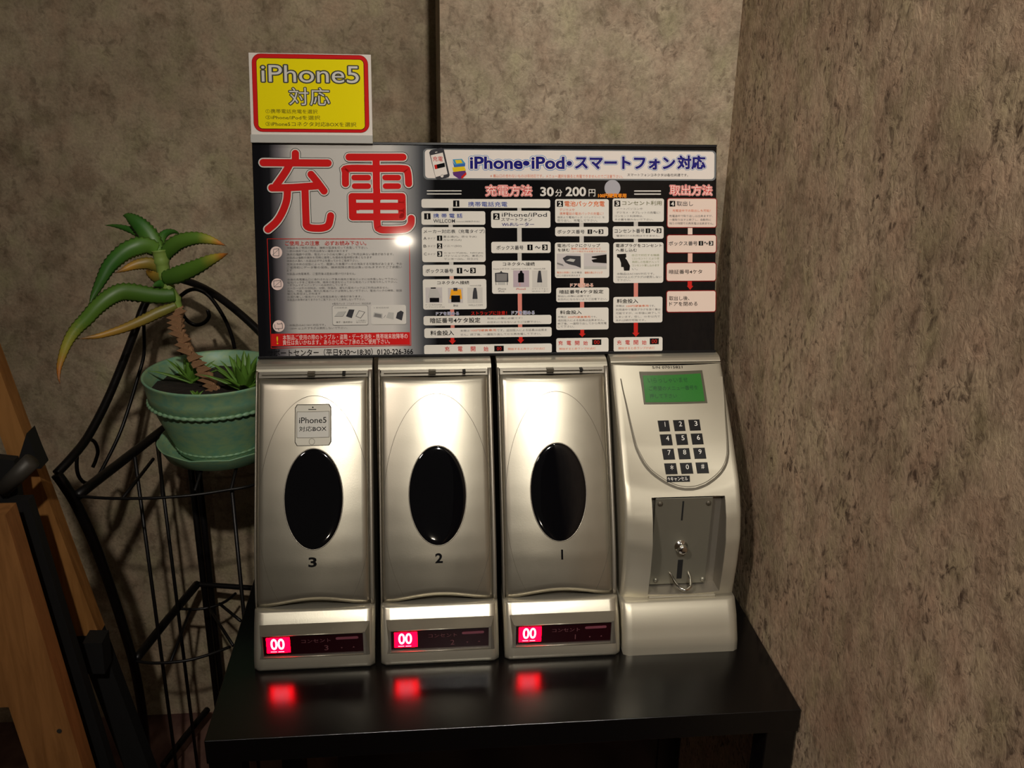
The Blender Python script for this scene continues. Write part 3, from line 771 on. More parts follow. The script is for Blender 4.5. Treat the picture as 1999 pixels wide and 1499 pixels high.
  ('t', 'デジカメや', 319.52, 152.65, 335.54, 155.96, 'salmon', 0, 4),
  ('t', '携帯電話の電池パックの充電に！', 319.5, 148.81, 366.8, 151.77, 'salmon', 0, 4),
  ('t', '端末より電池パック（バッテリー）を', 317.02, 145.22, 368.19, 147.64, 'grey', 0, 4),
  ('t', '取り出し、充電して下さい。', 317.0, 141.63, 360.34, 144.33, 'grey', 0, 4),
  ('r',340.82,134.9,345.42,141.18,0.05,'card2',1),
  ('r',314.57,126.35,372.17,136.24,2.2,'card',2),
  ('t', 'ボックス番号', 316.95, 129.07, 346.32, 133.11, 'dgrey', 0.02, 4),
  ('r',349.73,128.77,354.62,133.54,0.15,'ink',3),
  ('t', '1', 351.1, 129.44, 353.44, 132.78, 'card', 0.03, 4),
  ('t', '～', 355.72, 129.93, 360.52, 132.63, 'dgrey', 0.02, 4),
  ('r',361.72,128.75,366.8,133.53,0.15,'ink',3),
  ('t', '3', 363.14, 129.42, 365.58, 132.76, 'card', 0.03, 4),
  ('r',340.97,118.7,345.57,126.8,0.05,'card2',1),
  ('r',314.15,81.94,373.31,119.67,2.6,'card',2),
  ('t', '電池パックにクリップ', 316.89, 114.65, 363.29, 118.25, 'ink', 0.01, 4),
  ('t', 'を挟む', 317.23, 109.97, 330.09, 113.39, 'ink', 0.01, 4),
  ('t', '電極には金属にはさんで', 331.75, 112.06, 364.03, 114.04, 'orange2', 0, 4),
  ('t', '（コード根元では充電できません）', 331.28, 109.16, 370.05, 111.05, 'salmon', 0, 4),
  ('r',316.08,91.53,342.3,107.97,0.1,'photo',3),
  ('p',[(322.52,103.03),(327.12,105.72),(342.04,105.21),(342.29,92.55),(336.76,94.84),(328.93,96.68),(325.26,98.51)],'dgrey',4),
  ('p',[(326.19,100.31),(330.79,102.55),(336.31,101.62),(334.47,98.92)],'silver2',5),
  ('p',[(316.53,98.55),(322.5,96.71),(323.87,94.45),(316.52,96.74)],'grey',4),
  ('r',345.53,91.38,370.52,108.32,0.1,'photo',3),
  ('p',[(354.04,104.72),(370.33,106.92),(370.52,97.4),(355.69,98.37),(353.85,101.1),(360.32,102.43),(354.31,103.36)],'ink',4),
  ('p',[(345.98,94.34),(370.52,94.22),(370.52,91.32),(345.98,91.44)],'silver2',4),
  ('t', '電池の側面に', 316.21, 86.76, 331.21, 88.85, 'salmon', 0, 4),
  ('t', 'ある場合', 332.13, 86.69, 343.48, 88.77, 'grey', 0, 4),
  ('t', 'はこの部分を挟みます', 316.2, 83.57, 341.81, 85.56, 'grey', 0, 4),
  ('t', '電極の表にクリップ', 346.43, 86.31, 365.88, 88.67, 'orange2', 0, 4),
  ('r',341.33,70.77,345.68,82.12,0.05,'pink',1),
  ('r',315.46,56.19,373.14,71.49,2.2,'card',2),
  ('t', '暗証番号4ケタ設定', 318.88, 65.13, 366.81, 69.13, 'ink', 0.02, 4),
  ('t', '取出しの際に必要です！', 317.02, 61.37, 352.88, 63.56, 'grey', 0, 4),
  ('t', 'お忘れにならないようご注意下さい。', 317.01, 58.02, 371.0, 60.3, 'grey', 0, 4),
  ('r',341.37,49.36,345.82,56.66,0.05,'pink2',1),
  ('r',315.35,26.22,372.6,49.99,2.2,'card',2),
  ('t', '料金投入', 319.53, 43.09, 343.12, 47.19, 'ink', 0.02, 4),
  ('t', '本機は', 316.92, 39.17, 326.16, 41.36, 'grey', 0, 4),
  ('t', '100円硬貨専用', 328.47, 38.79, 352.58, 41.17, 'orange2', 0, 4),
  ('t', 'です。', 353.23, 38.81, 359.55, 41.01, 'grey', 0, 4),
  ('t', '追加投入による延長は出来ません。', 316.91, 35.3, 367.75, 37.68, 'grey', 0, 4),
  ('t', '終了後、一度取り出してから再充電', 316.89, 31.81, 370.36, 34.19, 'grey', 0, 4),
  ('t', 'して下さい。', 316.88, 28.53, 334.74, 30.91, 'grey', 0, 4),
  ('p',[(341.69,26.52),(345.77,26.47),(345.76,21.89),(347.44,21.87),(343.71,18.24),(340.0,21.96),(341.68,21.94)],'red2',1),
  ('r',315.22,1.7,372.61,17.32,2.2,'card',2),
  ('t', '充', 317.54, 9.83, 322.36, 14.41, 'red2', 0.02, 4),
  ('t', '電', 326.62, 9.71, 331.44, 14.3, 'red2', 0.02, 4),
  ('t', '開', 335.71, 9.59, 340.54, 14.18, 'red2', 0.02, 4),
  ('t', '始', 344.82, 9.47, 349.66, 14.07, 'red2', 0.02, 4),
  ('r',354.5,9.49,364.57,15.57,0.1,'ink',4),
  ('t', '00', 356.55, 10.41, 362.61, 14.65, 'red2', 0, 5),
  ('t', '開始すると赤ランプが点灯', 318.63, 4.53, 358.23, 7.01, 'salmon', 0, 4),
  ('r',376.96,141.62,433.18,166.4,2.2,'card',2),
  ('r',378.8,157.82,385.27,164.11,0.15,'ink',3),
  ('t', '3', 380.61, 158.7, 383.72, 163.1, 'card', 0.03, 4),
  ('t', 'コンセント利用', 387.3, 159.21, 430.61, 163.89, 'olive', 0.01, 4),
  ('t', 'ノートパソコンや', 381.12, 154.24, 409.87, 156.49, 'grey', 0, 4),
  ('t', 'デジカメ・タブレットの充電に！', 381.12, 150.19, 428.99, 152.72, 'grey', 0, 4),
  ('t', 'コンセント利用時は、', 379.28, 146.58, 410.36, 148.83, 'grey', 0, 4),
  ('t', 'その蓋を触れないで下さい。', 379.28, 142.97, 421.56, 145.23, 'grey', 0, 4),
  ('r',400.16,136.2,404.81,142.07,0.05,'card2',1),
  ('r',377.17,123.53,433.04,136.83,2.2,'card',2),
  ('t', 'コンセント番号', 379.02, 129.61, 411.82, 134.13, 'dgrey', 0.02, 4),
  ('r',413.22,129.58,418.07,134.38,0.15,'ink',3),
  ('t', '1', 414.58, 130.25, 416.91, 133.61, 'card', 0.03, 4),
  ('t', '～', 419.29, 130.75, 424.24, 133.47, 'dgrey', 0.02, 4),
  ('r',425.36,129.56,430.5,134.64,0.15,'ink',3),
  ('t', '3', 426.8, 130.27, 429.27, 133.83, 'card', 0.03, 4),
  ('t', '電源だけの利用はできません。', 381.16, 125.61, 428.66, 127.78, 'grey', 0, 4),
  ('r',400.22,119.0,404.87,123.99,0.05,'card2',1),
  ('r',377.73,76.08,432.99,119.7,2.6,'card',2),
  ('t', '電源プラグをコンセント', 380.52, 114.46, 431.25, 118.09, 'ink', 0.01, 4),
  ('t', 'へ差し込む', 380.53, 109.74, 403.51, 113.19, 'ink', 0.01, 4),
  ('p',[(381.65,107.06),(391.69,107.57),(392.07,104.11),(390.77,102.76),(392.64,100.93),(396.1,94.55),(395.46,89.55),(389.59,89.4),(388.93,93.22),(386.32,93.42),(386.13,97.78),(384.26,102.78),(381.84,103.97)],'ink',4),
  ('t', '自己で対応する機器', 398.21, 104.76, 428.31, 107.22, 'olive2', 0, 4),
  ('t', '（コンセント）により使', 398.22, 101.12, 428.33, 103.58, 'olive2', 0, 4),
  ('t', '用用しの性質が入って', 398.23, 97.48, 428.35, 99.94, 'olive2', 0, 4),
  ('t', 'コンセント差し込みます', 398.24, 93.83, 428.37, 96.29, 'olive2', 0, 4),
  ('t', 'い。', 398.26, 89.97, 404.51, 92.07, 'grey', 0, 4),
  ('t', '本製品はAC100V対応です。', 381.68, 84.77, 422.79, 87.24, 'grey', 0, 4),
  ('t', '100W以上のプラグは使用しない', 381.68, 81.28, 430.79, 83.84, 'grey', 0, 4),
  ('t', 'で下さい。', 381.69, 78.2, 396.61, 80.48, 'grey', 0, 4),
  ('r',400.38,60.73,405.06,76.74,0.05,'pink2',1),
  ('r',377.81,33.16,432.22,61.17,2.2,'card',2),
  ('t', '料金投入', 381.72, 54.4, 405.1, 58.98, 'ink', 0.02, 4),
  ('t', '本機は', 380.61, 50.44, 389.95, 52.64, 'grey', 0, 4),
  ('t', '100円硬貨専用', 392.29, 50.08, 416.67, 52.47, 'orange2', 0, 4),
  ('t', 'です。', 417.33, 50.12, 423.72, 52.32, 'grey', 0, 4),
  ('t', '利用途中で電源プラグを抜く事は', 380.61, 46.22, 430.05, 48.61, 'grey', 0, 4),
  ('t', '可能ですが、10 秒後に終了して', 380.62, 42.36, 429.6, 44.75, 'grey', 0, 4),
  ('t', 'しまいます。但し、10 秒以内で', 380.62, 38.5, 429.44, 40.89, 'grey', 0, 4),
  ('t', 'あれば続行可能です。', 380.63, 34.72, 413.63, 37.11, 'grey', 0, 4),
  ('p',[(400.49,33.67),(404.99,33.62),(405.03,22.1),(406.92,22.08),(402.79,17.79),(398.83,22.18),(400.52,22.16)],'red2',1),
  ('r',378.23,1.77,432.45,17.49,2.2,'card',2),
  ('t', '充', 381.97, 9.44, 386.94, 14.33, 'red2', 0.02, 4),
  ('t', '電', 391.16, 9.32, 396.14, 14.22, 'red2', 0.02, 4),
  ('t', '開', 400.37, 9.2, 405.35, 14.1, 'red2', 0.02, 4),
  ('t', '始', 409.59, 9.08, 414.58, 13.98, 'red2', 0.02, 4),
  ('r',418.26,9.4,428.36,15.88,0.1,'ink',4),
  ('t', '00', 420.33, 10.51, 426.19, 14.77, 'red2', 0, 5),
  ('t', '開始すると赤ランプが点灯', 383.67, 4.11, 423.68, 6.88, 'salmon', 0, 4),
  ('r',436.41,134.96,492.07,167.19,3,'darkred',1),
  ('r',437.31,135.86,491.17,166.29,2.2,'cardpink',2),
  ('r',439.4,157.9,445.57,163.95,0.15,'ink',3),
  ('t', '4', 441.13, 158.75, 444.09, 162.98, 'card', 0.03, 4),
  ('t', '取出し', 447.16, 158.55, 465.26, 163.62, 'dgrey', 0.01, 4),
  ('t', '充電途中での取出しも可能！', 442.53, 152.22, 484.83, 154.94, 'salmon', 0, 4),
  ('t', '充電途中で取り出しは出来ますが、', 439.11, 146.6, 487.25, 149.14, 'grey', 0, 4),
  ('t', '一度取り出すと終了し、自動的に', 439.14, 142.6, 485.41, 145.14, 'grey', 0, 4),
  ('t', '残りの時間での再充電は出来ません。', 439.16, 138.61, 488.28, 141.15, 'grey', 0, 4),
  ('r',459.88,127.51,464.96,135.7,0.05,'cardpink',1),
  ('r',436.19,107.82,492.18,128.0,3,'darkred',1),
  ('r',437.09,108.72,491.28,127.1,2.2,'cardpink',2),
  ('t', 'ボックス番号', 438.74, 116.14, 470.55, 120.7, 'dgrey', 0.02, 4),
  ('r',471.97,116.09,476.97,120.93,0.15,'ink',3),
  ('t', '1', 473.37, 116.76, 475.77, 120.15, 'card', 0.03, 4),
  ('t', '～', 477.63, 117.26, 482.65, 120.18, 'dgrey', 0.02, 4),
  ('r',483.31,116.06,488.33,120.9,0.15,'ink',3),
  ('t', '3', 484.72, 116.73, 487.13, 120.13, 'card', 0.03, 4),
  ('r',460.12,96.98,465.22,108.41,0.05,'pink',1),
  ('r',435.91,77.29,492.14,98.0,3,'darkred',1),
  ('r',436.81,78.19,491.24,97.1,2.2,'cardpink',2),
  ('t', '暗証番号4ケタ', 439.22, 85.55, 476.05, 90.14, 'ink', 0.01, 4),
  ('p',[(460.05,77.74),(464.78,77.71),(464.83,72.47),(466.44,72.46),(462.97,68.25),(459.15,72.51),(460.09,72.51)],'red2',3),
  ('r',436.29,43.67,492.33,67.78,3,'darkred',1),
  ('r',437.19,44.57,491.43,66.88,2.2,'cardpink',2),
  ('t', '取出し後、', 439.41, 56.94, 462.1, 61.54, 'ink', 0.01, 4),
  ('t', 'ドアを閉める', 439.92, 50.81, 471.17, 55.24, 'ink', 0.01, 4),
 ],
 'card_print': [
  ('r',2.96,232.81,120.43,311.18,9,'darkred',1),
  ('r',3.35,233.21,120.03,310.69,8.6,'red',2),
  ('r',7.43,235.77,116.22,306.9,4.5,'ink',3),
  ('r',7.82,236.26,115.72,306.42,4.2,'signyellow',4),
  ('t', 'iPhone5', 12.37, 282.89, 110.7, 299.78, 'dgrey2', 0.05, 5),
  ('t', 'iPhone5', 12.37, 282.89, 110.7, 299.78, 'silver', 0.0, 6),
  ('t', '対応', 39.39, 259.96, 80.55, 277.6, 'dgrey2', 0.05, 5),
  ('t', '対応', 39.39, 259.96, 80.55, 277.6, 'silver', 0.0, 6),
  ('t', '①携帯電話充電を選択', 15.39, 251.61, 67.88, 255.83, 'olive3', 0.01, 5),
  ('t', '②iPhone/iPodを選択', 15.19, 245.44, 70.39, 249.66, 'olive3', 0.01, 5),
  ('t', '③iPhone5コネクタ対応BOXを選択', 14.98, 238.73, 107.03, 243.26, 'olive3', 0.01, 5),
 ],
 'sticker_print': [
  ('r',40.63,202.36,77.35,239.77,2.2,'stline',0),
  ('r',41.39,202.96,76.4,239.09,1.9,'stface',1),
  ('r',42.55,209.57,75.46,233.22,0.1,'stline2',2),
  ('r',43.03,209.99,74.98,232.8,0.1,'stface2',3),
  ('t', 'iPhone5', 45.03, 222.77, 72.34, 227.89, 'ink', 0.005, 4),
  ('t', '対応BOX', 45.05, 215.36, 72.33, 219.96, 'ink', 0.01, 4),
  ('s',[(54.23,235.16),(62.15,235.03)],0.7,'ink',2),
  ('c',58.71,236.96,0.7,'ink',2),
  ('c',57.82,206.2,3.0,'stline2',2),
  ('c',57.82,206.2,2.6,'stface',3),
 ],
 'number_3': [
  ('t', '3', 54.63, 94.4, 61.68, 102.73, 'ink', 0.03, 1),
 ],
 'number_2': [
  ('t', '2', 56.19, 93.99, 62.91, 102.46, 'ink', 0.03, 1),
 ],
 'number_1': [
  ('t', '1', 58.99, 93.19, 62.7, 101.81, 'ink', 0.03, 1),
 ],
 'display': [
  ('r',13.68,20.07,36.48,37.73,0.6,'ledred',1),
  ('t', '00', 17.94, 24.14, 30.9, 36.17, 'ledwhite', 0.02, 2),
  ('s',[(17.32,21.67),(23.32,21.51)],0.5,'ledwhite',2),
  ('s',[(24.65,21.44),(30.34,21.38)],0.5,'ledwhite',2),
  ('t', 'コンセント', 47.48, 30.24, 75.94, 34.26, 'faint', 0, 1),
  ('t', '#', 69.48, 20.81, 73.38, 26.48, 'faint', 0.0, 1),
  ('s',[(82.46,33.99),(101.72,34.21)],3.0,'pill',1),
  ('p',[(85.36,23.72),(87.38,23.37),(86.3,22.04)],'faint',1),
  ('p',[(97.05,22.69),(99.22,22.74),(98.2,24.26)],'faint',1),
 ],
 'keypad': [
  ('t', 'S/N 07015821', 443.9, 265.85, 476.71, 267.99, 'ink', 0.01, 1),
  ('q',[(429.21,263.1),(498.16,263.31),(498.69,235.42),(430.07,235.39)]),
  ('q',[(432.18,259.71),(495.5,260.62),(495.93,236.9),(431.8,237.05)]),
  ('q',[(442.6,221.75),(454.61,221.85),(455.03,212.47),(443.27,212.41)]),
  ('t', '1', 448.16, 216.23, 451.42, 220.26, 'keywhite', 0.0, 3),
  ('q',[(458.94,221.87),(471.02,221.94),(471.36,212.55),(459.57,212.48)]),
  ('t', '2', 464.63, 216.31, 467.9, 220.36, 'keywhite', 0.0, 3),
  ('q',[(475.37,221.95),(487.52,221.97),(487.75,212.63),(475.92,212.56)]),
  ('t', '3', 481.17, 216.38, 484.46, 220.41, 'keywhite', 0.0, 3),
  ('q',[(443.31,210.14),(455.58,210.18),(456.05,200.89),(443.98,200.89)]),
  ('t', '4', 449.19, 204.54, 452.44, 208.53, 'keywhite', 0.0, 3),
  ('q',[(459.73,210.19),(472.03,210.25),(472.42,200.96),(460.36,200.9)]),
  ('t', '5', 465.59, 204.59, 468.83, 208.59, 'keywhite', 0.0, 3),
  ('q',[(476.2,210.27),(488.52,210.35),(488.79,201.12),(476.74,200.99)]),
  ('t', '6', 482.0, 204.71, 485.25, 208.69, 'keywhite', 0.0, 3),
  ('q',[(443.87,198.25),(456.37,198.25),(457.1,188.76),(444.73,188.79)]),
  ('t', '7', 449.35, 192.61, 452.59, 196.69, 'keywhite', 0.0, 3),
  ('q',[(460.36,198.26),(472.87,198.31),(473.53,188.82),(461.18,188.76)]),
  ('t', '8', 465.67, 192.64, 468.9, 196.73, 'keywhite', 0.0, 3),
  ('q',[(476.86,198.34),(489.38,198.44),(489.92,189.01),(477.61,188.86)]),
  ('t', '9', 481.98, 192.77, 485.2, 196.84, 'keywhite', 0.0, 3),
  ('q',[(444.74,185.94),(457.5,185.88),(458.18,176.62),(445.52,176.7)]),
  ('t', '*', 450.77, 180.12, 453.99, 184.15, 'keywhite', 0.0, 3),
  ('q',[(461.32,185.89),(474.05,185.95),(474.66,176.69),(462.05,176.62)]),
  ('t', '0', 467.02, 180.13, 470.23, 184.18, 'keywhite', 0.0, 3),
  ('q',[(477.86,185.99),(490.54,186.16),(491.06,176.93),(478.5,176.73)]),
  ('t', '#', 483.2, 180.32, 486.4, 184.36, 'keywhite', 0.0, 3),
  ('q',[(446.26,175.44),(470.59,175.24),(470.14,170.25),(445.74,170.39)]),
  ('t', '↑キャンセル', 446.83, 171.12, 467.88, 174.44, 'keywhite', 0.01, 3),
  ('u',[(408.67,257.03),(409.68,247.9),(411.5,236.05),(413.19,223.41),(415.02,211.78),(417.02,201.06),(420.19,193.69),(424.52,186.27),(430.69,179.69),(438.06,174.58),(446.59,169.92),(456.39,166.42),(465.33,165.1),(475.65,165.55),(486.32,168.34),(496.17,173.15),(503.85,178.47),(509.39,184.8),(513.0,192.95),(514.29,202.02),(515.46,212.73),(516.88,225.24),(518.61,237.88),(519.93,250.68),(521.18,260.83)]),
 ],
 'coinplate': [
  ('k',(438.34,153.36)),
  ('k',(488.96,152.69)),
  ('k',(439.89,52.75)),
  ('k',(490.72,52.02)),
  ('k',(461.0,151.49)),
  ('k',(463.23,130.18)),
  ('k',(466.95,100.48)),
  ('k',(465.18,81.48)),
  ('k',(465.43,58.39)),
  ('k',(457.35,59.49)),
  ('k',(476.02,59.44)),
  ('k',(471.83,45.29)),
  ('k',(432.15,153.84)),
  ('k',(494.62,154.61)),
  ('k',(436.26,47.64)),
  ('k',(497.95,46.4)),
 ],
 'coinopen': [
  ('k',(430.38,155.42)),
  ('k',(503.18,157.12)),
  ('k',(426.9,55.5)),
  ('k',(507.09,53.07)),
  ('k',(430.8,157.52)),
 ],
}
PATHS = {
 'leaf_long_left':[(-97.57,380.0,364.36),(-106.89,375.56,369.79),(-116.67,371.11,370.06),(-128.09,366.67,365.91),(-138.68,362.22,357.99),(-146.96,357.78,348.82),(-152.97,353.33,338.4),(-159.13,348.89,326.73),(-163.73,344.44,317.64),(-165.75,340.0,309.84)],
 'leaf_droop':[(-80.58,370.0,314.3),(-93.14,365.33,314.27),(-107.73,360.67,316.9),(-121.96,356.0,320.8),(-132.58,351.33,322.71),(-141.14,346.67,320.74),(-150.02,342.0,315.59),(-159.16,337.33,307.92),(-168.6,332.67,297.73),(-177.81,328.0,288.87),(-184.61,323.33,280.03),(-189.79,318.67,269.91),(-193.95,314.0,258.51),(-196.37,309.33,248.4),(-196.2,304.67,238.28),(-193.86,300.0,233.38)],
 'leaf_up':[(-97.86,380.0,361.78),(-103.69,383.33,372.73),(-109.65,386.67,382.37),(-116.99,390.0,390.72),(-124.63,393.33,396.52),(-131.35,396.67,399.78),(-136.62,400.0,399.86)],
 'leaf_thin':[(-108.66,390.0,366.26),(-116.68,396.0,375.48),(-126.43,402.0,380.85),(-138.97,408.0,384.31),(-151.81,414.0,385.85),(-164.36,420.0,385.44)],
 'leaf_arch_right':[(-90.99,380.0,356.58),(-84.43,377.14,364.9),(-74.23,374.29,373.15),(-60.74,371.43,378.14),(-47.63,368.57,379.93),(-36.1,365.71,378.55),(-25.93,362.86,375.91),(-17.02,360.0,373.02)],
 'leaf_curl':[(-96.91,390.0,359.71),(-97.9,396.0,370.24),(-95.55,402.0,376.9),(-90.44,408.0,379.69),(-84.4,414.0,378.58),(-79.96,420.0,373.49)],
 'leaf_right':[(-92.16,370.0,334.1),(-77.72,363.33,338.17),(-61.95,356.67,344.78),(-46.24,350.0,352.6),(-31.95,343.33,360.32),(-19.21,336.67,366.09),(-9.13,330.0,370.56)],
 'leaf_short_left':[(-94.36,380.0,337.02),(-100.03,376.67,345.65),(-107.29,373.33,350.31),(-116.22,370.0,350.44),(-124.08,366.67,348.64),(-132.04,363.33,345.58),(-141.17,360.0,342.54)],
 'leaf_dry':[(-80.57,370.0,302.34),(-89.87,365.56,298.96),(-101.65,361.11,294.98),(-112.17,356.67,290.36),(-123.83,352.22,285.79),(-136.63,347.78,281.28),(-149.16,343.33,278.13),(-161.48,338.89,275.67),(-172.22,334.44,275.19),(-182.74,330.0,275.38)],
 'leaf_centre':[(-96.77,385.0,360.75),(-98.43,386.67,372.07),(-100.52,388.33,379.48),(-98.75,390.0,388.15)],
 'leaf_low_stub':[(-96.18,375.0,331.63),(-100.68,370.0,335.45),(-104.82,365.0,341.83),(-104.15,360.0,346.82)],
 'leaf_stub_b':[(-89.55,375.0,323.69),(-95.89,367.5,328.19),(-101.44,360.0,327.44)],
 'stem_green':[(-95.1,380.0,364.36),(-93.76,379.0,351.61),(-92.08,378.0,336.15),(-89.13,377.0,320.55),(-82.73,376.0,307.45),(-80.56,375.0,295.64)],
 'stem_brown':[(-81.41,375.0,299.68),(-80.57,376.11,285.89),(-82.12,377.22,273.34),(-79.35,378.33,259.25),(-74.6,379.44,244.96),(-67.34,380.56,229.07),(-57.23,381.67,214.35),(-50.93,382.78,199.52),(-46.95,383.89,187.46),(-45.2,385.0,179.73)],
 'side_bar_up':[(-187.03,279.97,108.0),(-144.0,458.58,108.0),(-123.34,545.6,108.0)],
 'arc_up':[(-187.03,279.97,108.0),(-157.36,273.03,108.0),(-123.37,269.6,108.0),(-90.34,270.0,108.0),(-57.94,274.27,108.0),(-26.08,283.84,108.0),(5.88,297.7,108.0)],
 'leg_left':[(-204.97,280.0,135.59),(-197.45,280.0,119.7),(-189.08,283.0,92.45),(-181.97,300.0,26.68),(-182.04,335.0,-76.63),(-183.66,366.0,-183.21),(-189.02,385.0,-280.68),(-198.27,400.0,-380.33)],
 'arm_left':[(-204.97,280.0,135.59),(-193.97,300.0,146.04),(-185.66,330.0,156.72),(-174.81,370.0,182.08),(-165.15,410.0,213.03),(-156.16,450.0,246.26),(-146.45,480.0,277.58),(-130.33,510.0,293.33),(-114.33,530.0,295.23)],
 'arm_right':[(-114.33,530.0,295.23),(-91.13,520.0,289.95),(-65.09,500.0,281.79),(-36.97,480.0,266.5),(-6.68,460.0,244.13),(28.76,440.0,209.85)],
 'scroll_left':[(-148.07,500.0,282.46),(-154.57,491.0,254.5),(-160.12,491.0,206.37),(-168.47,478.0,175.86),(-179.15,460.0,140.42),(-188.78,442.0,112.51),(-200.99,415.0,85.74),(-208.9,395.0,72.1),(-213.68,375.0,79.13),(-214.7,362.0,97.03),(-212.31,360.0,118.07),(-208.87,366.0,131.97),(-204.92,380.0,133.83),(-202.19,394.0,125.02),(-202.18,401.0,109.6),(-204.76,397.0,99.0),(-207.42,391.0,92.12)],
 'scroll_right':[(-108.84,500.0,280.12),(-97.88,500.0,287.46),(-86.89,500.0,288.72),(-74.72,500.0,281.87),(-65.03,500.0,268.18),(-55.2,500.0,247.46),(-49.16,500.0,226.51),(-46.7,500.0,208.88)],
 'scroll_right_b':[(-108.84,500.0,280.12),(-110.38,500.0,265.19),(-105.48,500.0,250.08),(-94.68,500.0,241.68),(-82.76,500.0,244.31),(-75.52,500.0,252.51),(-76.63,500.0,261.45)],
 'side_bar_low':[(-179.0,361.85,-170.0),(-161.26,446.89,-170.0),(-139.99,540.02,-170.0)],
 'arc_low':[(-178.09,358.55,-170.0),(-157.23,352.72,-170.0),(-134.55,352.1,-170.0),(-109.51,355.61,-170.0),(-85.6,365.81,-170.0),(-62.06,380.77,-170.0)],
 'bar_low_right':[(-139.99,540.02,-170.0),(-97.47,531.42,-170.0),(-51.43,522.61,-170.0)],
 'inner_low':[(-150.89,476.29,-170.0),(-125.42,473.18,-170.0),(-105.15,478.17,-170.0),(-89.59,490.14,-170.0),(-78.9,510.82,-170.0)],
 'spoke_low_0':[(-134.47,472.55,-170.0),(-132.85,353.05,-170.0)],
 'spoke_low_1':[(-109.67,475.91,-170.0),(-59.1,382.81,-170.0)],
 'spoke_low_2':[(-97.31,485.43,-170.0),(-59.03,439.49,-170.0)],
 'spoke_up':[(-129.51,375.7,108.0),(-134.95,271.6,108.0)],
 'spoke_up_b':[(-145.31,458.65,108.0),(-91.47,270.07,108.0)],
 'side_bar_foot':[(-146.3,540.0,-397.03),(-167.24,478.27,-397.03),(-184.33,421.28,-397.03)],
 'vert_a':[(-153.75,384.73,108.0)],
 'vert_b':[(-145.05,450.1,108.0)],
 'vert_c':[(-20.9,292.72,108.0)],
 'post':[(-130.92,540.0,-9.91),(-143.93,540.0,237.08)],
 'easel_front':[(-143.7,30.0,193.35),(-119.88,30.0,-48.43),(-164.31,30.0,-45.25),(-184.48,30.0,190.06)],
 'easel_front_edge':[(-145.38,50.0,182.21),(-120.64,50.0,-57.49)],
 'easel_black':[(-164.17,90.0,160.51),(-138.09,90.0,-92.23),(-112.78,90.0,-103.67),(-140.57,90.0,151.71)],
 'easel_rear':[(-180.07,140.0,303.01),(-169.12,140.0,240.07),(-147.82,140.0,126.84),(-138.87,140.0,65.92),(-151.06,140.0,41.49),(-159.93,140.0,122.23),(-176.17,140.0,229.91),(-185.33,140.0,270.92)],
 'easel_rod':[(-165.2,80.0,216.82),(-142.6,80.0,238.3)],
 'easel_blk1':[(-161.76,120.0,252.38),(-154.04,120.0,230.45),(-150.56,120.0,214.96),(-172.9,120.0,215.6)],
 'easel_patch':[(-144.15,130.0,46.12),(-128.13,130.0,45.34),(-131.36,130.0,20.88),(-145.06,130.0,21.59)],
 'easel_blob':[(-139.14,120.0,26.57),(-120.74,120.0,25.61),(-122.47,120.0,-10.76),(-140.14,120.0,-9.75)],
 'pot':[(-134.52,390.0,212.89),(-38.85,310.0,212.25),(-54.34,330.0,120.76)],
 'small_rosette':[(-33.78,370.0,208.47),(-84.25,400.0,215.11)],
}

_tc, _gc = {}, {}


def raw_text(s, bold, res):
    cu = bpy.data.curves.new('t', 'FONT')
    cu.body = s
    cu.size = 1.0
    cu.offset = bold
    cu.resolution_u = res
    o = bpy.data.objects.new('t', cu)
    COL.objects.link(o)
    dg = bpy.context.evaluated_depsgraph_get()
    me = bpy.data.meshes.new_from_object(o.evaluated_get(dg))
    vs = [(v.co.x, v.co.y) for v in me.vertices]
    fs = [tuple(p.vertices) for p in me.polygons]
    bpy.data.objects.remove(o)
    bpy.data.curves.remove(cu)
    bpy.data.meshes.remove(me)
    return vs, fs


def glyph(c, bold, res):
    key = (c, bold, res)
    if key not in _gc:
        if (c, 'adv') not in _gc:
            a = max(v[0] for v in raw_text('|', 0, 1)[0])
            _gc[(c, 'adv')] = max(v[0] for v in raw_text(c + '|', 0, 1)[0]) - a
        _gc[key] = raw_text(c, bold if (ord(c) < 0x250 and bold < 0.05) else 0, res) if not c.isspace() else ([], [])
    return _gc[key], _gc[(c, 'adv')]


def text_shape(s, bold, res):
    key = (s, bold, res)
    if key in _tc:
        return _tc[key]
    vs, fs, x = [], [], 0.0
    ex = [9, -9, 9, -9]
    for c in s:
        (gv, gf), adv = glyph(c, bold, res)
        n = len(vs)
        if bold > 0 and (ord(c) >= 0x250 or bold >= 0.05):      # kanji and wide outlines are thickened by shifted copies
            k_ = 12 if bold > 0.04 else 4
            sh = [(bold * math.cos(2 * math.pi * (q + .5) / k_), bold * math.sin(2 * math.pi * (q + .5) / k_)) for q in range(k_)]
            if bold > 0.04: sh.append((0, 0))
            if bold <= 0.04: sh = [(a * .55, b_ * .55) for a, b_ in sh]
        else:
            sh = [(0, 0)]
        for q, (a, b_) in enumerate(sh):
            n = len(vs)
            vs += [(p[0] + x + a, p[1] + b_, q) for p in gv]
            fs += [tuple(i + n for i in f) for f in gf]
        x += adv
    x0, x1 = min(v[0] for v in vs), max(v[0] for v in vs)
    y0, y1 = min(v[1] for v in vs), max(v[1] for v in vs)
    if bold:        # the outline offset must not shrink the letter when it is fitted to its box
        _, _, x0, x1, y0, y1 = text_shape(s, 0, res)
    _tc[key] = (vs, fs, x0, x1, y0, y1)
    return _tc[key]


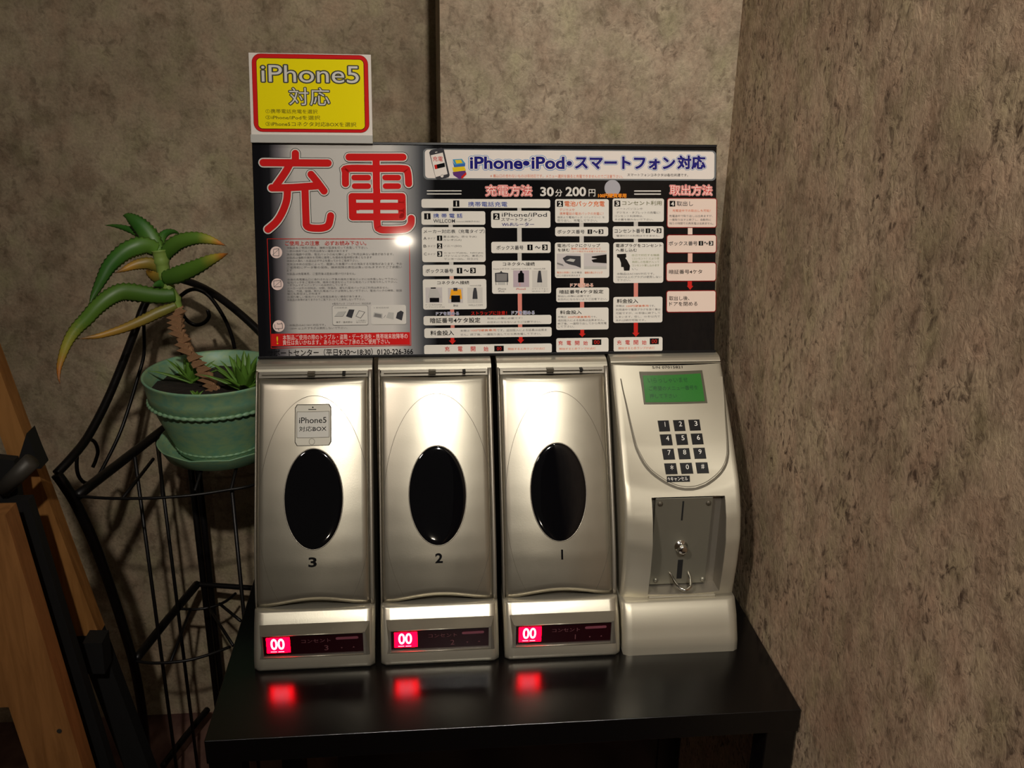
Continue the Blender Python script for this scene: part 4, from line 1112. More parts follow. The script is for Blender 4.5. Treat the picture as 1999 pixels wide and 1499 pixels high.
def shape_of(e):
    k = e[0]
    if k == 'r':
        _, x0, y0, x1, y1, rad, col, lay = e
        x0, x1, y0, y1 = min(x0, x1), max(x0, x1), min(y0, y1), max(y0, y1)
        rad = min(rad, (x1 - x0) / 2 - 0.01, (y1 - y0) / 2 - 0.01)
        n = 6 if rad > 0.5 else 1
        pts = []
        for cx, cy, a in ((x1 - rad, y1 - rad, 0), (x0 + rad, y1 - rad, 90), (x0 + rad, y0 + rad, 180), (x1 - rad, y0 + rad, 270)):
            for i in range(n + 1):
                t = math.radians(a + 90 * i / n)
                pts.append((cx + rad * math.cos(t), cy + rad * math.sin(t)))
        return pts, [tuple(range(len(pts)))], col, lay
    if k == 'c':
        _, x, y, r, col, lay = e
        return [(x + r * math.cos(i * math.pi / 14), y + r * math.sin(i * math.pi / 14)) for i in range(28)], [tuple(range(28))], col, lay
    if k == 'p':
        _, pts, col, lay = e
        tr = tessellate_polygon([[Vector((p[0], p[1], 0)) for p in pts]])
        fs = []
        for t in tr:
            a, b_, c = (pts[i] for i in t)
            s = (b_[0] - a[0]) * (c[1] - a[1]) - (b_[1] - a[1]) * (c[0] - a[0])
            fs.append(tuple(t) if s > 0 else tuple(t)[::-1])
        return list(pts), fs, col, lay
    if k == 's':
        _, pts, w, col, lay = e
        P = smooth_path([(p[0], p[1], 0) for p in pts], 5) if (len(pts) > 2 and w > 5) else [Vector((p[0], p[1], 0)) for p in pts]
        h = w / 2
        vs, fs = [], []
        n = len(P)
        L, Rr_ = [], []
        for i in range(n):
            d0 = (P[i] - P[i - 1]).normalized() if i else (P[1] - P[0]).normalized()
            d1 = (P[i + 1] - P[i]).normalized() if i < n - 1 else d0
            t = (d0 + d1)
            t = t.normalized() if t.length > 1e-6 else d0
            nn = Vector((-t.y, t.x, 0))
            kf = min(1.6, 1 / max(0.3, nn.dot(Vector((-d0.y, d0.x, 0)))))
            L.append(P[i] + nn * h * kf)
            Rr_.append(P[i] - nn * h * kf)
        for i in range(n):
            vs += [(L[i].x, L[i].y), (Rr_[i].x, Rr_[i].y)]
        for i in range(n - 1):
            fs.append((2 * i, 2 * i + 1, 2 * i + 3, 2 * i + 2))
        if w > 1.0:
            for q in (P[0], P[-1]):
                b0 = len(vs)
                vs += [(q.x + h * math.cos(j * math.pi / 10), q.y + h * math.sin(j * math.pi / 10)) for j in range(20)]
                fs.append(tuple(range(b0, b0 + 20)))
        return vs, fs, col, lay
    if k == 't':
        _, s, x0, y0, x1, y1, col, bold, lay = e
        big = (y1 - y0) > 5
        vs, fs, a0, a1, b0, b1 = text_shape(s, bold, 4 if big else 2)
        sx, sy = (x1 - x0) / max(1e-6, a1 - a0), (y1 - y0) / max(1e-6, b1 - b0)
        if len(s) == 1 and s in '1!' and sx > sy:
            x0, sx = (x0 + x1) / 2 - sy * (a1 - a0) / 2, sy
        return [(x0 + (v[0] - a0) * sx, y0 + (v[1] - b0) * sy, v[2]) for v in vs], fs, col, lay


def print_mesh(name, entries, place, parent, step=0.00010, curved=False):
    V, F, MI, mats, cols = [], [], [], [], {}
    for i, e in enumerate(entries):
        if e[0] not in 'rcpst':
            continue
        if curved and e[0] == 'r' and abs(e[3] - e[1]) > 3:
            _, x0, y0, x1, y1, rad, col, lay = e
            vs, fs = [], []
            for jz in range(13):
                y = y0 + (y1 - y0) * jz / 12
                ed = min(y - y0, y1 - y)
                ins = 0 if ed > rad else rad - math.sqrt(max(0, rad * rad - (rad - ed) ** 2))
                vs += [(x0 + ins + (x1 - x0 - 2 * ins) * k / 10, y) for k in range(11)]
            fs = [(r_ * 11 + k, r_ * 11 + k + 1, r_ * 11 + k + 12, r_ * 11 + k + 11) for r_ in range(12) for k in range(10)]
        else:
            vs, fs, col, lay = shape_of(e)
        if col not in cols:
            cols[col] = len(mats)
            mats.append(M['p_' + col])
        n = len(V)
        off = 0.00008 + lay * step + (i % 4) * 0.000011
        caps = len(vs) - 40 if (e[0] == 's' and e[2] > 1.0) else 10 ** 9
        V += [place(p[0] / 1000, p[1] / 1000, off + (0.000006 if q >= caps else 0) + (p[2] * 0.000003 if len(p) > 2 else 0)) for q, p in enumerate(vs)]
        F += [tuple(j + n for j in f) for f in fs]
        MI += [cols[col]] * len(fs)
    return mesh_obj(name, V, F, mats, parent, midx=MI)


# ------------------------------------------------------------------ the setting
FL = -0.45
TOP = 1.95
YB, YL, XE, XR = 0.367, 0.600, 0.2238, 0.5525


def wall(name, x0, x1, y0, y1, z0, z1, m):
    o = MB().box(x0, x1, y0, y1, z0, z1).obj(name, m)
    return tag(o, kind='structure')


wall('wall_back', XE, XR + 0.1, YB, YL + 0.1, FL, TOP, M['wall_back'])
wall('wall_left', -2.6, XE, YL, YL + 0.1, FL, TOP, M['wall_left'])
wall('wall_right', XR, XR + 0.1, -4.9, YB, FL, TOP, M['wall_right'])
wall('floor', -2.6, XR + 0.1, -4.9, YL + 0.1, FL - 0.05, FL, M['floor'])

# ------------------------------------------------------------------ table
t = tag(empty('side_table', (0.276, 0.18, FL)), 'low black wooden table with a thick top in the corner', 'table')
TT = lambda mb: MB_shift(mb, t)


def MB_shift(mb, root, name=None):
    loc = root.location
    mb.v = [(v[0] - loc.x, v[1] - loc.y, v[2] - loc.z) for v in mb.v]
    return mb


TT(MB().box(0.0, 0.551, 0.0, 0.365, -0.0255, 0.0, 0.0008)).obj('tabletop', M['table'], t)
for x0, y0 in ((0.001, 0.002), (0.521, 0.002), (0.001, 0.333), (0.521, 0.333)):
    TT(MB().box(x0, x0 + 0.029, y0, y0 + 0.03, FL, -0.0257, 0.0008)).obj('leg', M['table'], t)
TT(MB().box(0.075, 0.521, 0.338, 0.352, FL, -0.0257)).obj('shade_panel', M['table'], t)  # panel added down to the floor to darken the space under the table

# ------------------------------------------------------------------ charging boxes
def lerp(T, z):
    if z <= T[0][0]: return T[0][1]
    for (a, b_), (c, d) in zip(T, T[1:]):
        if z <= c: return b_ + (d - b_) * (z - a) / (c - a)
    return T[-1][1]


def soft(T, z, w=0.006):
    return (lerp(T, z - w) + 2 * lerp(T, z) + lerp(T, z + w)) / 4


PD = [(.045, .1225), (.050, .124), (.0965, .1397), (.142, .1615), (.188, .1858), (.227, .2070), (.263, .2276), (.28, .2374)]
W = 0.1185
Y0 = 0.094


def door_y(x, z):
    return soft(PD, z, 0.02) - 0.0067 * (1 - ((x - W / 2) / (W / 2)) ** 2) - Y0


def door_place(x, z, off):
    return (x, door_y(x, z) - off * 0.9, z + off * 0.45)


PB = [(0, .0945), (.004, .094), (.011, .0953), (.018, .0979), (.026, .1019), (.035, .1067), (.041, .1102), (.046, .1137), (.050, .1167), (.0535, .1193)]


def base_y(z):
    return lerp(PB, z) - Y0


def charging_box():
    root = empty('charging_box', (0, 0, 0))
    # shell: side profile extruded across, front just behind the door
    prof = [(base_y(0.0) + 0.012, 0.002), (0.205, 0.002), (0.205, 0.268), (0.150, 0.2725), (0.149, 0.2725)]
    zs = [0.2627 - i * 0.0107 for i in range(20)]
    front = [(soft(PD, z, .02) - Y0 + 0.008, z) for z in zs]
    poly = prof[:4] + [(0.158, 0.266)] + front + [(base_y(0.05) + 0.012, 0.048)]
    mb = MB()
    n = len(poly)
    x0, x1 = 0.0012, W - 0.0012
    mb.add([(x0, y, z) for y, z in poly] + [(x1, y, z) for y, z in poly],
           [(i, (i + 1) % n, n + (i + 1) % n, n + i) for i in range(n)] + [tuple(range(n))[::-1], tuple(range(n, 2 * n))])
    shell = mb.obj('shell', M['darkside'], root)
    # side rails with a rounded front
    for nm, xa, xb in (('side_rail', 0.0, 0.0020), ('side_rail', W - 0.0042, W)):
        rows = []
        for i in range(26):
            z = 0.052 + (0.2675 - 0.052) * i / 25
            y = soft(PD, z, .02) - Y0 - 0.0008
            k = (xb - xa)
            rows.append([(xa, y + 0.02, z), (xa, y + 0.0015, z), (xa + k * 0.25, y + 0.0003, z), (xa + k * 0.5, y, z), (xa + k * 0.75, y + 0.0003, z), (xb, y + 0.0015, z), (xb, y + 0.02, z)])
        mb = MB().grid(rows, flip=False)
        mb.f.append(tuple(range(7))[::-1])
        mb.f.append(tuple(range(25 * 7, 26 * 7)))
        mb.obj(nm, M['shell'], root, True)
    # top rim: flat top, rounded bright nose, then the recessed hinge strip
    nose = [(0.205, 0.2738), (0.152, 0.2738), (0.1465, 0.2730), (0.1430, 0.2712), (0.1405, 0.2690), (0.1395, 0.2665), (0.1440, 0.2655), (0.205, 0.2655)]
    nn = len(nose)
    mb = MB()
    mb.add([(0, y, z) for y, z in nose] + [(W, y, z) for y, z in nose], [(i, n_, nn + n_, nn + i) for i, n_ in ((i, (i + 1) % nn) for i in range(nn))] + [tuple(range(nn))[::-1], tuple(range(nn, 2 * nn))])
    rim = mb.obj('top_rim', M['cream'], root)
    mb = MB()
    rows = [[(0.003, y, z), (W - 0.003, y, z)] for y, z in ((0.1345, 0.2615), (0.1400, 0.2665))]
    mb.grid(rows)
    mb.tube([(0.006, 0.1360, 0.2648), (W - 0.006, 0.1360, 0.2648)], 0.0007, 6)
    hs = mb.obj('hinge_strip', M['shell'], root)
    MB().box(0.0525, 0.0600, 0.1330, 0.1400, 0.2636, 0.2668).obj('hinge_notch', M['darkside'], hs)
    MB().box(0.0880, 0.0912, 0.1330, 0.1400, 0.2640, 0.2664).obj('hinge_notch', M['hole'], hs)
    # bulging door
    NX, NZ = 30, 44
    xa, xb = 0.0022, W - 0.0045
    rows = []
    for j in range(NZ + 1):
        row = []
        for i in range(NX + 1):
            x = xa + (xb - xa) * i / NX
            kx = 1 - ((x - W / 2) / (W / 2)) ** 2
            zb = 0.0535 + 0.0085 * max(0, kx) ** 2
            zt = 0.2612
            z = zb + (zt - zb) * j / NZ
            e = min(x - xa, xb - x, (z - zb) * 1.0, zt - z)
            r = 0.0018
            drop = 0 if e > r else r - math.sqrt(max(0, r * r - (r - e) ** 2))
            row.append((x, door_y(x, z) + drop * 0.9, z))
        rows.append(row)
    mb = MB().grid(rows)
    back = [[(p[0], p[1] + 0.004, p[2]) for p in row] for row in rows]
    mb.grid(back, flip=True)
    w = NX + 1
    o2 = (NZ + 1) * w
    for i in range(NX):
        mb.f.append((i, o2 + i, o2 + i + 1, i + 1))
        a = NZ * w + i
        mb.f.append((a, a + 1, o2 + a + 1, o2 + a))
    for j in range(NZ):
        a = j * w
        mb.f.append((a, a + w, o2 + a + w, o2 + a))
        a = j * w + NX
        mb.f.append((a, o2 + a, o2 + a + w, a + w))
    door = mb.obj('door', M['silver'], root, True)
    # oval seam
    cx, cz, ea, eb = 0.0600, 0.1418, 0.0552, 0.1054
    rows = []
    for k in range(-66, 247):
        t_ = math.radians(k)
        c_, s_ = math.cos(t_), math.sin(t_)
        z = cz + eb * s_
        if z < 0.056 + 0.006:
            continue
        rows.append([door_place(cx + (ea + d) * c_, cz + (eb + d) * s_, 0.00012) for d in (0.0, 0.00042)])
    MB().grid(rows, flip=True).obj('oval_seam', M['seam'], door)
    # black window with a thin chrome lip
    cx, cz, ea, eb = 0.0594, 0.1550, 0.0289, 0.0447
    za, zb_ = cz - eb, cz + eb
    ya_, yb_ = door_y(cx, za) - 0.0008, door_y(cx, zb_) - 0.0008

    def pane(x, z, d):
        return (x, ya_ + (yb_ - ya_) * (z - za) / (zb_ - za) + 0.9 * (x - cx) ** 2 - d, z)
    rows = [[door_place(cx + ea * math.cos(2 * math.pi * k / 64), cz + eb * math.sin(2 * math.pi * k / 64), -0.0003) for k in range(64)]]
    rows += [[pane(cx + ea * q * math.cos(2 * math.pi * k / 64), cz + eb * q * math.sin(2 * math.pi * k / 64), 0.0008 * math.sqrt(max(0, 1 - q ** 18)) - 0.0002) for k in range(64)] for q in (0.996, 0.985, 0.965, 0.94, 0.88, 0.75, 0.55, 0.3, 0.02)]
    mb = MB().grid(rows, closed=True)
    mb.f.append(tuple(9 * 64 + k for k in range(64)))
    mb.obj('viewing_window', M['gloss'], door, True)
    ring = [door_place(cx + (ea + 0.0003) * math.cos(2 * math.pi * k / 72), cz + (eb + 0.0003) * math.sin(2 * math.pi * k / 72), 0.0002) for k in range(73)]
    MB().tube(ring, 0.00055, 6, False).obj('window_lip', M['shell'], door, True)
    # base block
    rows = []
    NXb = 24
    zl = [0.0, 0.0012, 0.003, 0.006, 0.011, 0.018, 0.026, 0.035, 0.038, 0.041, 0.0435, 0.046, 0.048, 0.050, 0.0518, 0.0530, 0.0534]
    for z in zl:
        row = []
        for i in range(NXb + 1):
            x = W * i / NXb
            u = abs(x - W / 2) / (W / 2)
            y = base_y(z)
            e = min(x, W - x)
            r = 0.004
            y += 0 if e > r else r - math.sqrt(max(0, r * r - (r - e) ** 2))
            if z > 0.0532: y += 0.004
            if z < 0.003: y += (0.003 - z) * 0.6
            row.append((x, y, z))
        rows.append(row)
    mb = MB().grid(rows)
    b0 = len(mb.v)
    mb.add([(0, 0.06, 0.0534), (W, 0.06, 0.0534), (0, 0.06, 0.0), (W, 0.06, 0.0)], [])
    l = (len(zl) - 1) * (NXb + 1)
    mb.f.append(tuple(range(l, l + NXb + 1)) + (b0 + 1, b0))
    mb.f.append(tuple(range(0, NXb + 1))[::-1] + (b0 + 2, b0 + 3))
    mb.f.append((b0 + 2,) + tuple(j * (NXb + 1) for j in range(len(zl))) + (b0,))
    mb.f.append((b0 + 1,) + tuple(j * (NXb + 1) + NXb for j in range(len(zl)))[::-1] + (b0 + 3,))
    mb.f.append((b0, b0 + 1, b0 + 3, b0 + 2))
    base = mb.obj('base_block', M['cream'], root, True)
    # raised display bezel with sloping top
    o_ = [(0.0054, 0.0135), (0.114, 0.0135), (0.114, 0.0430), (0.0054, 0.0430)]
    i_ = [(0.0085, 0.0150), (0.1100, 0.0150), (0.1100, 0.0415), (0.0085, 0.0415)]
    w_ = [(0.0105, 0.0165), (0.1078, 0.0165), (0.1078, 0.0402), (0.0105, 0.0402)]
    yf = 0.0955 - Y0
    V_ = [(x, base_y(z) + 0.0004, z) for x, z in o_] + [(x, yf if z > 0.02 else min(yf, base_y(z) - 0.0005), z) for x, z in i_] + [(x, yf, z) for x, z in w_] + [(x, yf + 0.0022, z) for x, z in w_]
    F_ = []
    for a in (0, 4, 8):
        for k in range(4):
            F_.append((a + k, a + (k + 1) % 4, a + 4 + (k + 1) % 4, a + 4 + k))
    bez = mesh_obj('display_bezel', V_, F_, M['shell'], root)
    MB().tube([(0.0095, yf - 0.0002, 0.0409), (0.1079, yf - 0.0002, 0.0409)], 0.0005, 6).obj('bezel_edge', M['cream'], bez, True)
    MB().tube([(0.0099, yf - 0.0002, 0.0158), (0.1076, yf - 0.0002, 0.0158)], 0.0004, 6).obj('bezel_edge', M['cream'], bez, True)
    win = mesh_obj('display_window', [(x, yf + 0.0018, z) for x, z in w_], [(0, 1, 2, 3)], M['winred'], root)
    print_mesh('display_lettering', [e for e in PRINT['display'] if not (e[0] == 't' and e[1] == '#')], lambda x, z, off: (x, yf + 0.0017 - off, z), win)
    return root


def copy_thing(root, names=None):
    def rec(o, parent):
        c = o.copy()
        COL.objects.link(c)
        if parent is not None: c.parent = parent
        for ch in [q for q in bpy.data.objects if q.parent == o]:
            rec(ch, c)
        return c
    return rec(root, None)


box0 = charging_box()
X0 = 0.0284
boxes = []
info = [(3, 'silver charging box numbered 3, leftmost, with a phone-shaped sticker above its black window'),
        (2, 'silver charging box numbered 2, standing between boxes 3 and 1'),
        (1, 'silver charging box numbered 1, standing next to the keypad unit')]
for i, (num, lab) in enumerate(info):
    o = box0 if i == 0 else copy_thing(box0)
    o.location = (X0 + 0.1247 * i, Y0, 0.0)
    tag(o, lab, 'charger', 'phone charging boxes on the black table')
    boxes.append((o, num))
for o, num in boxes:
    door = [c for c in bpy.data.objects if c.parent == o and c.name.startswith('door')][0]
    win = [c for c in bpy.data.objects if c.parent == o and c.name.startswith('display_window')][0]
    print_mesh('door_number', PRINT['number_%d' % num], door_place, door)
    hb = [e for e in PRINT['display'] if e[0] == 't' and e[1] == '#'][0]
    print_mesh('outlet_number', [(hb[0], str(num)) + hb[2:]], lambda x, z, off: (x, 0.0955 - Y0 + 0.0017 - off, z), win)
    if num == 3:
        print_mesh('phone_sticker', PRINT['sticker_print'], door_place, door, curved=True)

# ------------------------------------------------------------------ keypad and coin unit
XA, XB, XC = 0.4005, 0.5215, 0.461
PCN = [(.045, .1275), (.049, .1267), (.0835, .1224), (.117, .1214), (.143, .1278), (.158, .1350), (.171, .1430), (.206, .173), (.2548, .2203), (.27, .235)]


def coin_y(x, z):
    k = 1 - ((x - XC) / 0.0605) ** 2
    w = lerp([(.05, 0), (.10, .6), (.15, 1), (.18, 1), (.25, 0)], z)
    return soft(PCN, z + 0.010 * k * w, 0.0015) - 0.005 * k


CU = tag(empty('coin_control_unit', (XC, Y0, 0)), 'pale silver control unit with green screen, keypad and coin slot', 'coin machine')


def CS(mb):
    return MB_shift(mb, CU)


def coin_place(x, z, off):
    return (x - XC, coin_y(x, z) - off * 0.8 - Y0, z + off * 0.6)


# front shell with an opening for the coin plate
ox0, ox1, oz0, oz1 = 0.4285, 0.5050, 0.0535, 0.1585
xs = [XA, XA + 0.001, XA + 0.003] + [XA + 0.003 + (ox0 - XA - 0.003) * i / 6 for i in range(1, 7)] + [ox0 + (ox1 - ox0) * i / 16 for i in range(1, 17)] + [ox1 + (XB - 0.003 - ox1) * i / 5 for i in range(1, 6)] + [XB - 0.001, XB]
zs = [0.0495, 0.0515] + [oz0 + (oz1 - oz0) * i / 22 for i in range(23)] + [oz1 + (0.2685 - oz1) * i / 44 for i in range(1, 45)]
nx, nz = len(xs), len(zs)


def op_in(x, z):
    r = 0.006
    if not (ox0 < x < ox1 and oz0 < z < oz1): return False
    return True


V_, F_ = [], []
for z in zs:
    for x in xs:
        e = min(x - XA, XB - x)
        r = 0.003
        d = 0 if e > r else r - math.sqrt(max(0, r * r - (r - e) ** 2))
        V_.append((x, coin_y(x, z) + d, z))
for j in range(nz - 1):
    for i in range(nx - 1):
        if op_in((xs[i] + xs[i + 1]) / 2, (zs[j] + zs[j + 1]) / 2): continue
        a = j * nx + i
        F_.append((a, a + 1, a + nx + 1, a + nx))
mb = MB()
mb.add(V_, F_)
for o_, xx, fl in ((0, XA, False), (nx - 1, XB, True)):        # side cheeks run back to the rear
    rows = [[V_[j * nx + o_], (xx, V_[j * nx + o_][1] + 0.015, zs[j]), (xx, 0.292, zs[j])] for j in range(nz)]
    mb.grid(rows, flip=fl if o_ else True)
mb.grid([[(x, coin_y(x, zs[-1]) + 0.0002, zs[-1]) for x in (XA, XB)], [(x, 0.292, 0.2683) for x in (XA, XB)]])
mb.grid([[(XA, 0.292, 0.2683), (XB, 0.292, 0.2683)], [(XA, 0.292, zs[0]), (XB, 0.292, zs[0])]])
shell = CS(mb).obj('front_shell', M['coinface'], CU, True)
mb = MB()
nose = [(0.292, 0.2747), (0.2480, 0.2747), (0.2440, 0.2742), (0.2405, 0.2730), (0.2380, 0.2712), (0.2368, 0.2697), (0.2400, 0.2686), (0.292, 0.2686)]
nn = len(nose)
mb.add([(XA, y, z) for y, z in nose] + [(XB, y, z) for y, z in nose], [(i, (i + 1) % nn, nn + (i + 1) % nn, nn + i) for i in range(nn)] + [tuple(range(nn))[::-1], tuple(range(nn, 2 * nn))])
CS(mb).obj('top_rim', M['cream'], CU)
# cavity
mb = MB()
cy = 0.1435
ring = []
N_ = 16
for i in range(N_): ring.append((ox0 + (ox1 - ox0) * i / N_, oz0))
for i in range(N_): ring.append((ox1, oz0 + (oz1 - oz0) * i / N_))
for i in range(N_): ring.append((ox1 - (ox1 - ox0) * i / N_, oz1))
for i in range(N_): ring.append((ox0, oz1 - (oz1 - oz0) * i / N_))
rows = [[(x, coin_y(x, z) + 0.00005, z) for x, z in ring], [(x, coin_y(x, z) + 0.0012, z) for x, z in [(XC + (q[0] - XC) * 0.992, 0.106 + (q[1] - 0.106) * 0.992) for q in ring]],
        [(x, cy, z) for x, z in [(XC + (q[0] - XC) * 0.985, 0.106 + (q[1] - 0.106) * 0.985) for q in ring]]]
mb.grid(rows, closed=True, flip=True)
n0 = len(mb.v)
mb.f.append(tuple(range(n0 - len(ring), n0)))
CS(mb).obj('coin_recess', M['shell'], CU)
K = [e[1] for e in PRINT['coinplate'] if e[0] == 'k']
mb = MB()
plate = CS(MB().box(0.4335, 0.4935, 0.1375, 0.1425, 0.0485 + 0.007, 0.1565, 0.0006)).obj('coin_plate', M['plate'], CU)
for (x, z), m_ in ((K[0], 'darkside'), (K[1], 'darkside'), (K[2], 'plate'), (K[3], 'plate')):
    x, z = x / 1000, z / 1000 + (0.008 if z < 100 else -0.0025)
    rows = [[(x + r * math.cos(k * math.pi / 8), 0.1375 - h, z + r * math.sin(k * math.pi / 8)) for k in range(16)] for r, h in ((0.0028, 0), (0.0027, 0.0009), (0.0018, 0.0017), (0.0002, 0.0020))]
    CS(MB().grid(rows, closed=True)).obj('screw', M[m_], plate, True)
CS(MB().box(0.4615, 0.4632, 0.1371, 0.1380, 0.1310, 0.1530)).obj('coin_slot', M['hole'], plate)
CS(MB().box(0.4622, 0.4676, 0.1371, 0.1380, 0.0620, 0.0845)).obj('return_slot', M['hole'], plate)
bx, bz = 0.4640, 0.1005
rows = [[(bx + r * math.cos(k * math.pi / 12), 0.1375 - h, bz + r * math.sin(k * math.pi / 12)) for k in range(24)] for r, h in ((0.0072, 0), (0.0070, 0.0012), (0.0052, 0.0014), (0.0050, 0.0085), (0.0044, 0.0096), (0.0022, 0.0100), (0.0002, 0.0101))]
CS(MB().grid(rows, closed=True)).obj('return_button', M['chrome'], plate, True)
hook = smooth_path([(0.4545, 0.1375, 0.0690), (0.4570, 0.1290, 0.0650), (0.4600, 0.1210, 0.0625), (0.4660, 0.1165, 0.0610), (0.4725, 0.1200, 0.0625), (0.4745, 0.1290, 0.0660), (0.4745, 0.1375, 0.0690)], 6)
CS(MB().tube(hook, 0.0016, 8)).obj('pull_ring', M['chrome'], plate, True)
CS(MB().box(0.4290, 0.5000, 0.1195, 0.1400, 0.0490, 0.0520, 0.0006)).obj('recess_sill', M['coinface'], CU)
# lower block
rows = []
zl = [0.0, 0.0015, 0.006, 0.011, 0.018, 0.026, 0.035, 0.042, 0.048, 0.0490, 0.0494]
PBC = [(0, .0937), (.011, .0950), (.035, .1055), (.049, .1155)]
NXb = 24
xa, xb = 0.4000, 0.5205
for z in zl:
    row = []
    for i in range(NXb + 1):
        x = xa + (xb - xa) * i / NXb
        e = min(x - xa, xb - x)
        r = 0.003
        y = lerp(PBC, z) + (0 if e > r else r - math.sqrt(max(0, r * r - (r - e) ** 2)))
        if z > 0.0485: y += 0.0008 + (0.003 if z > 0.0492 else 0)
        row.append((x, y, z))
    rows.append(row)
mb = MB().grid(rows)
b0 = len(mb.v)
mb.add([(xa, 0.20, 0.0494), (xb, 0.20, 0.0494), (xa, 0.20, 0), (xb, 0.20, 0)], [])
l = (len(zl) - 1) * (NXb + 1)
mb.f.append(tuple(range(l, l + NXb + 1)) + (b0 + 1, b0))
mb.f.append((b0 + 2,) + tuple(j * (NXb + 1) for j in range(len(zl))) + (b0,))
mb.f.append((b0 + 1,) + tuple(j * (NXb + 1) + NXb for j in range(len(zl)))[::-1] + (b0 + 3,))
mb.f.append((b0, b0 + 1, b0 + 3, b0 + 2))
CS(mb).obj('lower_block', M['coinface'], CU, True)
# raised control panel inside the U-shaped groove
U = [e for e in PRINT['keypad'] if e[0] == 'u'][0][1]
U = [(x / 1000, z / 1000) for x, z in U]
k0 = min(range(len(U)), key=lambda i: U[i][1])
Lf, Rg = U[:k0 + 1], U[k0:][::-1]
PT = 0.0008


def xat(C_, z):
    for (xa_, za_), (xb_, zb_) in zip(C_, C_[1:]):
        if za_ >= z >= zb_: return xa_ + (xb_ - xa_) * (za_ - z) / max(1e-9, za_ - zb_)
    return C_[0][0] if z > C_[0][1] else C_[-1][0]


ztop = min(Lf[0][1], Rg[0][1])
zbot = U[k0][1] + 0.0003
rows, edge = [], []
for j in range(61):
    z = ztop + (zbot - ztop) * math.sin(math.pi / 2 * j / 60)
    a, b_ = xat(Lf, z) + 0.0006, xat(Rg, z) - 0.0006
    if b_ <= a: a = b_ = (a + b_) / 2
    rows.append([coin_place(a + (b_ - a) * i / 24, z, PT) for i in range(25)])
mb = MB().grid(rows, flip=True)
panel = mb.obj('control_panel', M['coinface'], CU, True)
gr = []
Us = [Vector((p[0], 0, p[1])) for p in U]
Us = smooth_path(Us, 4)
for i, p in enumerate(Us):
    tdir = (Us[min(i + 1, len(Us) - 1)] - Us[max(i - 1, 0)]).normalized()
    nrm = Vector((-tdir.z, 0, tdir.x))
    h = 0.0003 + 0.0014 * min(1, 1.3 * math.sin(math.pi * i / (len(Us) - 1)))
    gr.append([coin_place((p + nrm * d).x, (p + nrm * d).z, 0.00035 if d < 0 else 0.0009) for d in (-h, h)])
MB().grid(gr, flip=True).obj('panel_groove', M['groove'], panel)


def slab(name, quad, h, m, parent, off0=PT, inset=0.0006):
    # the photo gives the corners clockwise from top-left
    tl, tr_, br, bl = quad
    cx_, cz_ = sum(p[0] for p in quad) / 4, sum(p[1] for p in quad) / 4
    n = 8 if abs(tr_[0] - tl[0]) > 20 else 2

    def P_(u, v, off, f):
        x = (tl[0] * (1 - u) + tr_[0] * u) * (1 - v) + (bl[0] * (1 - u) + br[0] * u) * v
        z = (tl[1] * (1 - u) + tr_[1] * u) * (1 - v) + (bl[1] * (1 - u) + br[1] * u) * v
        return coin_place((cx_ + (x - cx_) * f) / 1000, (cz_ + (z - cz_) * f) / 1000, off)
    f = 1 - inset * 1000 / math.hypot(tl[0] - cx_, tl[1] - cz_)
    mb = MB().grid([[P_(i / n, j / n, off0 + h, f) for i in range(n + 1)] for j in range(n + 1)], flip=True)
    rim = [(i / n, 0) for i in range(n)] + [(1, i / n) for i in range(n)] + [(1 - i / n, 1) for i in range(n)] + [(0, 1 - i / n) for i in range(n)]
    mb.grid([[P_(u, v, off0 + h, f) for u, v in rim], [P_(u, v, off0 - 0.0002, 1) for u, v in rim]], closed=True, flip=True)
    return mb.obj(name, m, parent)


Q = [e[1] for e in PRINT['keypad'] if e[0] == 'q']
slab('screen_frame', Q[0], 0.0006, M['lcdframe'], panel, inset=0.0002)
lcd = mat('green_lcd', (60, 132, 52), 0.3, emit=(46, 128, 44), es=0.20)
nt, b = nodes(lcd)
ln = tex(nt, 'n', 420, 3, 0.7)
lr = ramp(nt, ln.outputs[0], [(0.40, srgb((22, 84, 34))), (0.62, srgb((52, 118, 40)))])
nt.links.new(lr.outputs[0], b.inputs['Base Color'])
nt.links.new(lr.outputs[0], b.inputs['Emission Color'])
b.inputs['Emission Strength'].default_value = 0.16
scr = slab('green_screen', Q[1], 0.00025, lcd, panel, PT + 0.0006, 0.0001)
M['p_lcdink'] = mat('print_lcd', (14, 66, 30), 0.4)
print_mesh('screen_text', [('t', 'いらっしゃいませ', 437, 253.5, 480, 257.8, 'lcdink', 0, 1), ('t', 'ご希望のメニュー番号を', 437, 247.0, 490, 250.8, 'lcdink', 0, 1),
                           ('t', '押して下さい', 437, 240.4, 466, 244.2, 'lcdink', 0, 1)], lambda x, z, off: coin_place(x, z, off + PT + 0.0009), scr)
TX = [e for e in PRINT['keypad'] if e[0] == 't']
print_mesh('serial_number', TX[:1], lambda x, z, off: coin_place(x, z, off), CU)
for i in range(12):
    q = Q[2 + i]
    key = slab('key', q, 0.0012, M['keyblack'], panel, PT, 0.0005)
    print_mesh('key_legend', [TX[1 + i]], lambda x, z, off: coin_place(x, z, off + PT + 0.0011), key)
st = slab('cancel_sticker', Q[14], 0.0002, M['keyblack'], panel, PT, 0.0002)
print_mesh('cancel_lettering', [TX[13]], lambda x, z, off: coin_place(x, z, off + PT + 0.0003), st)

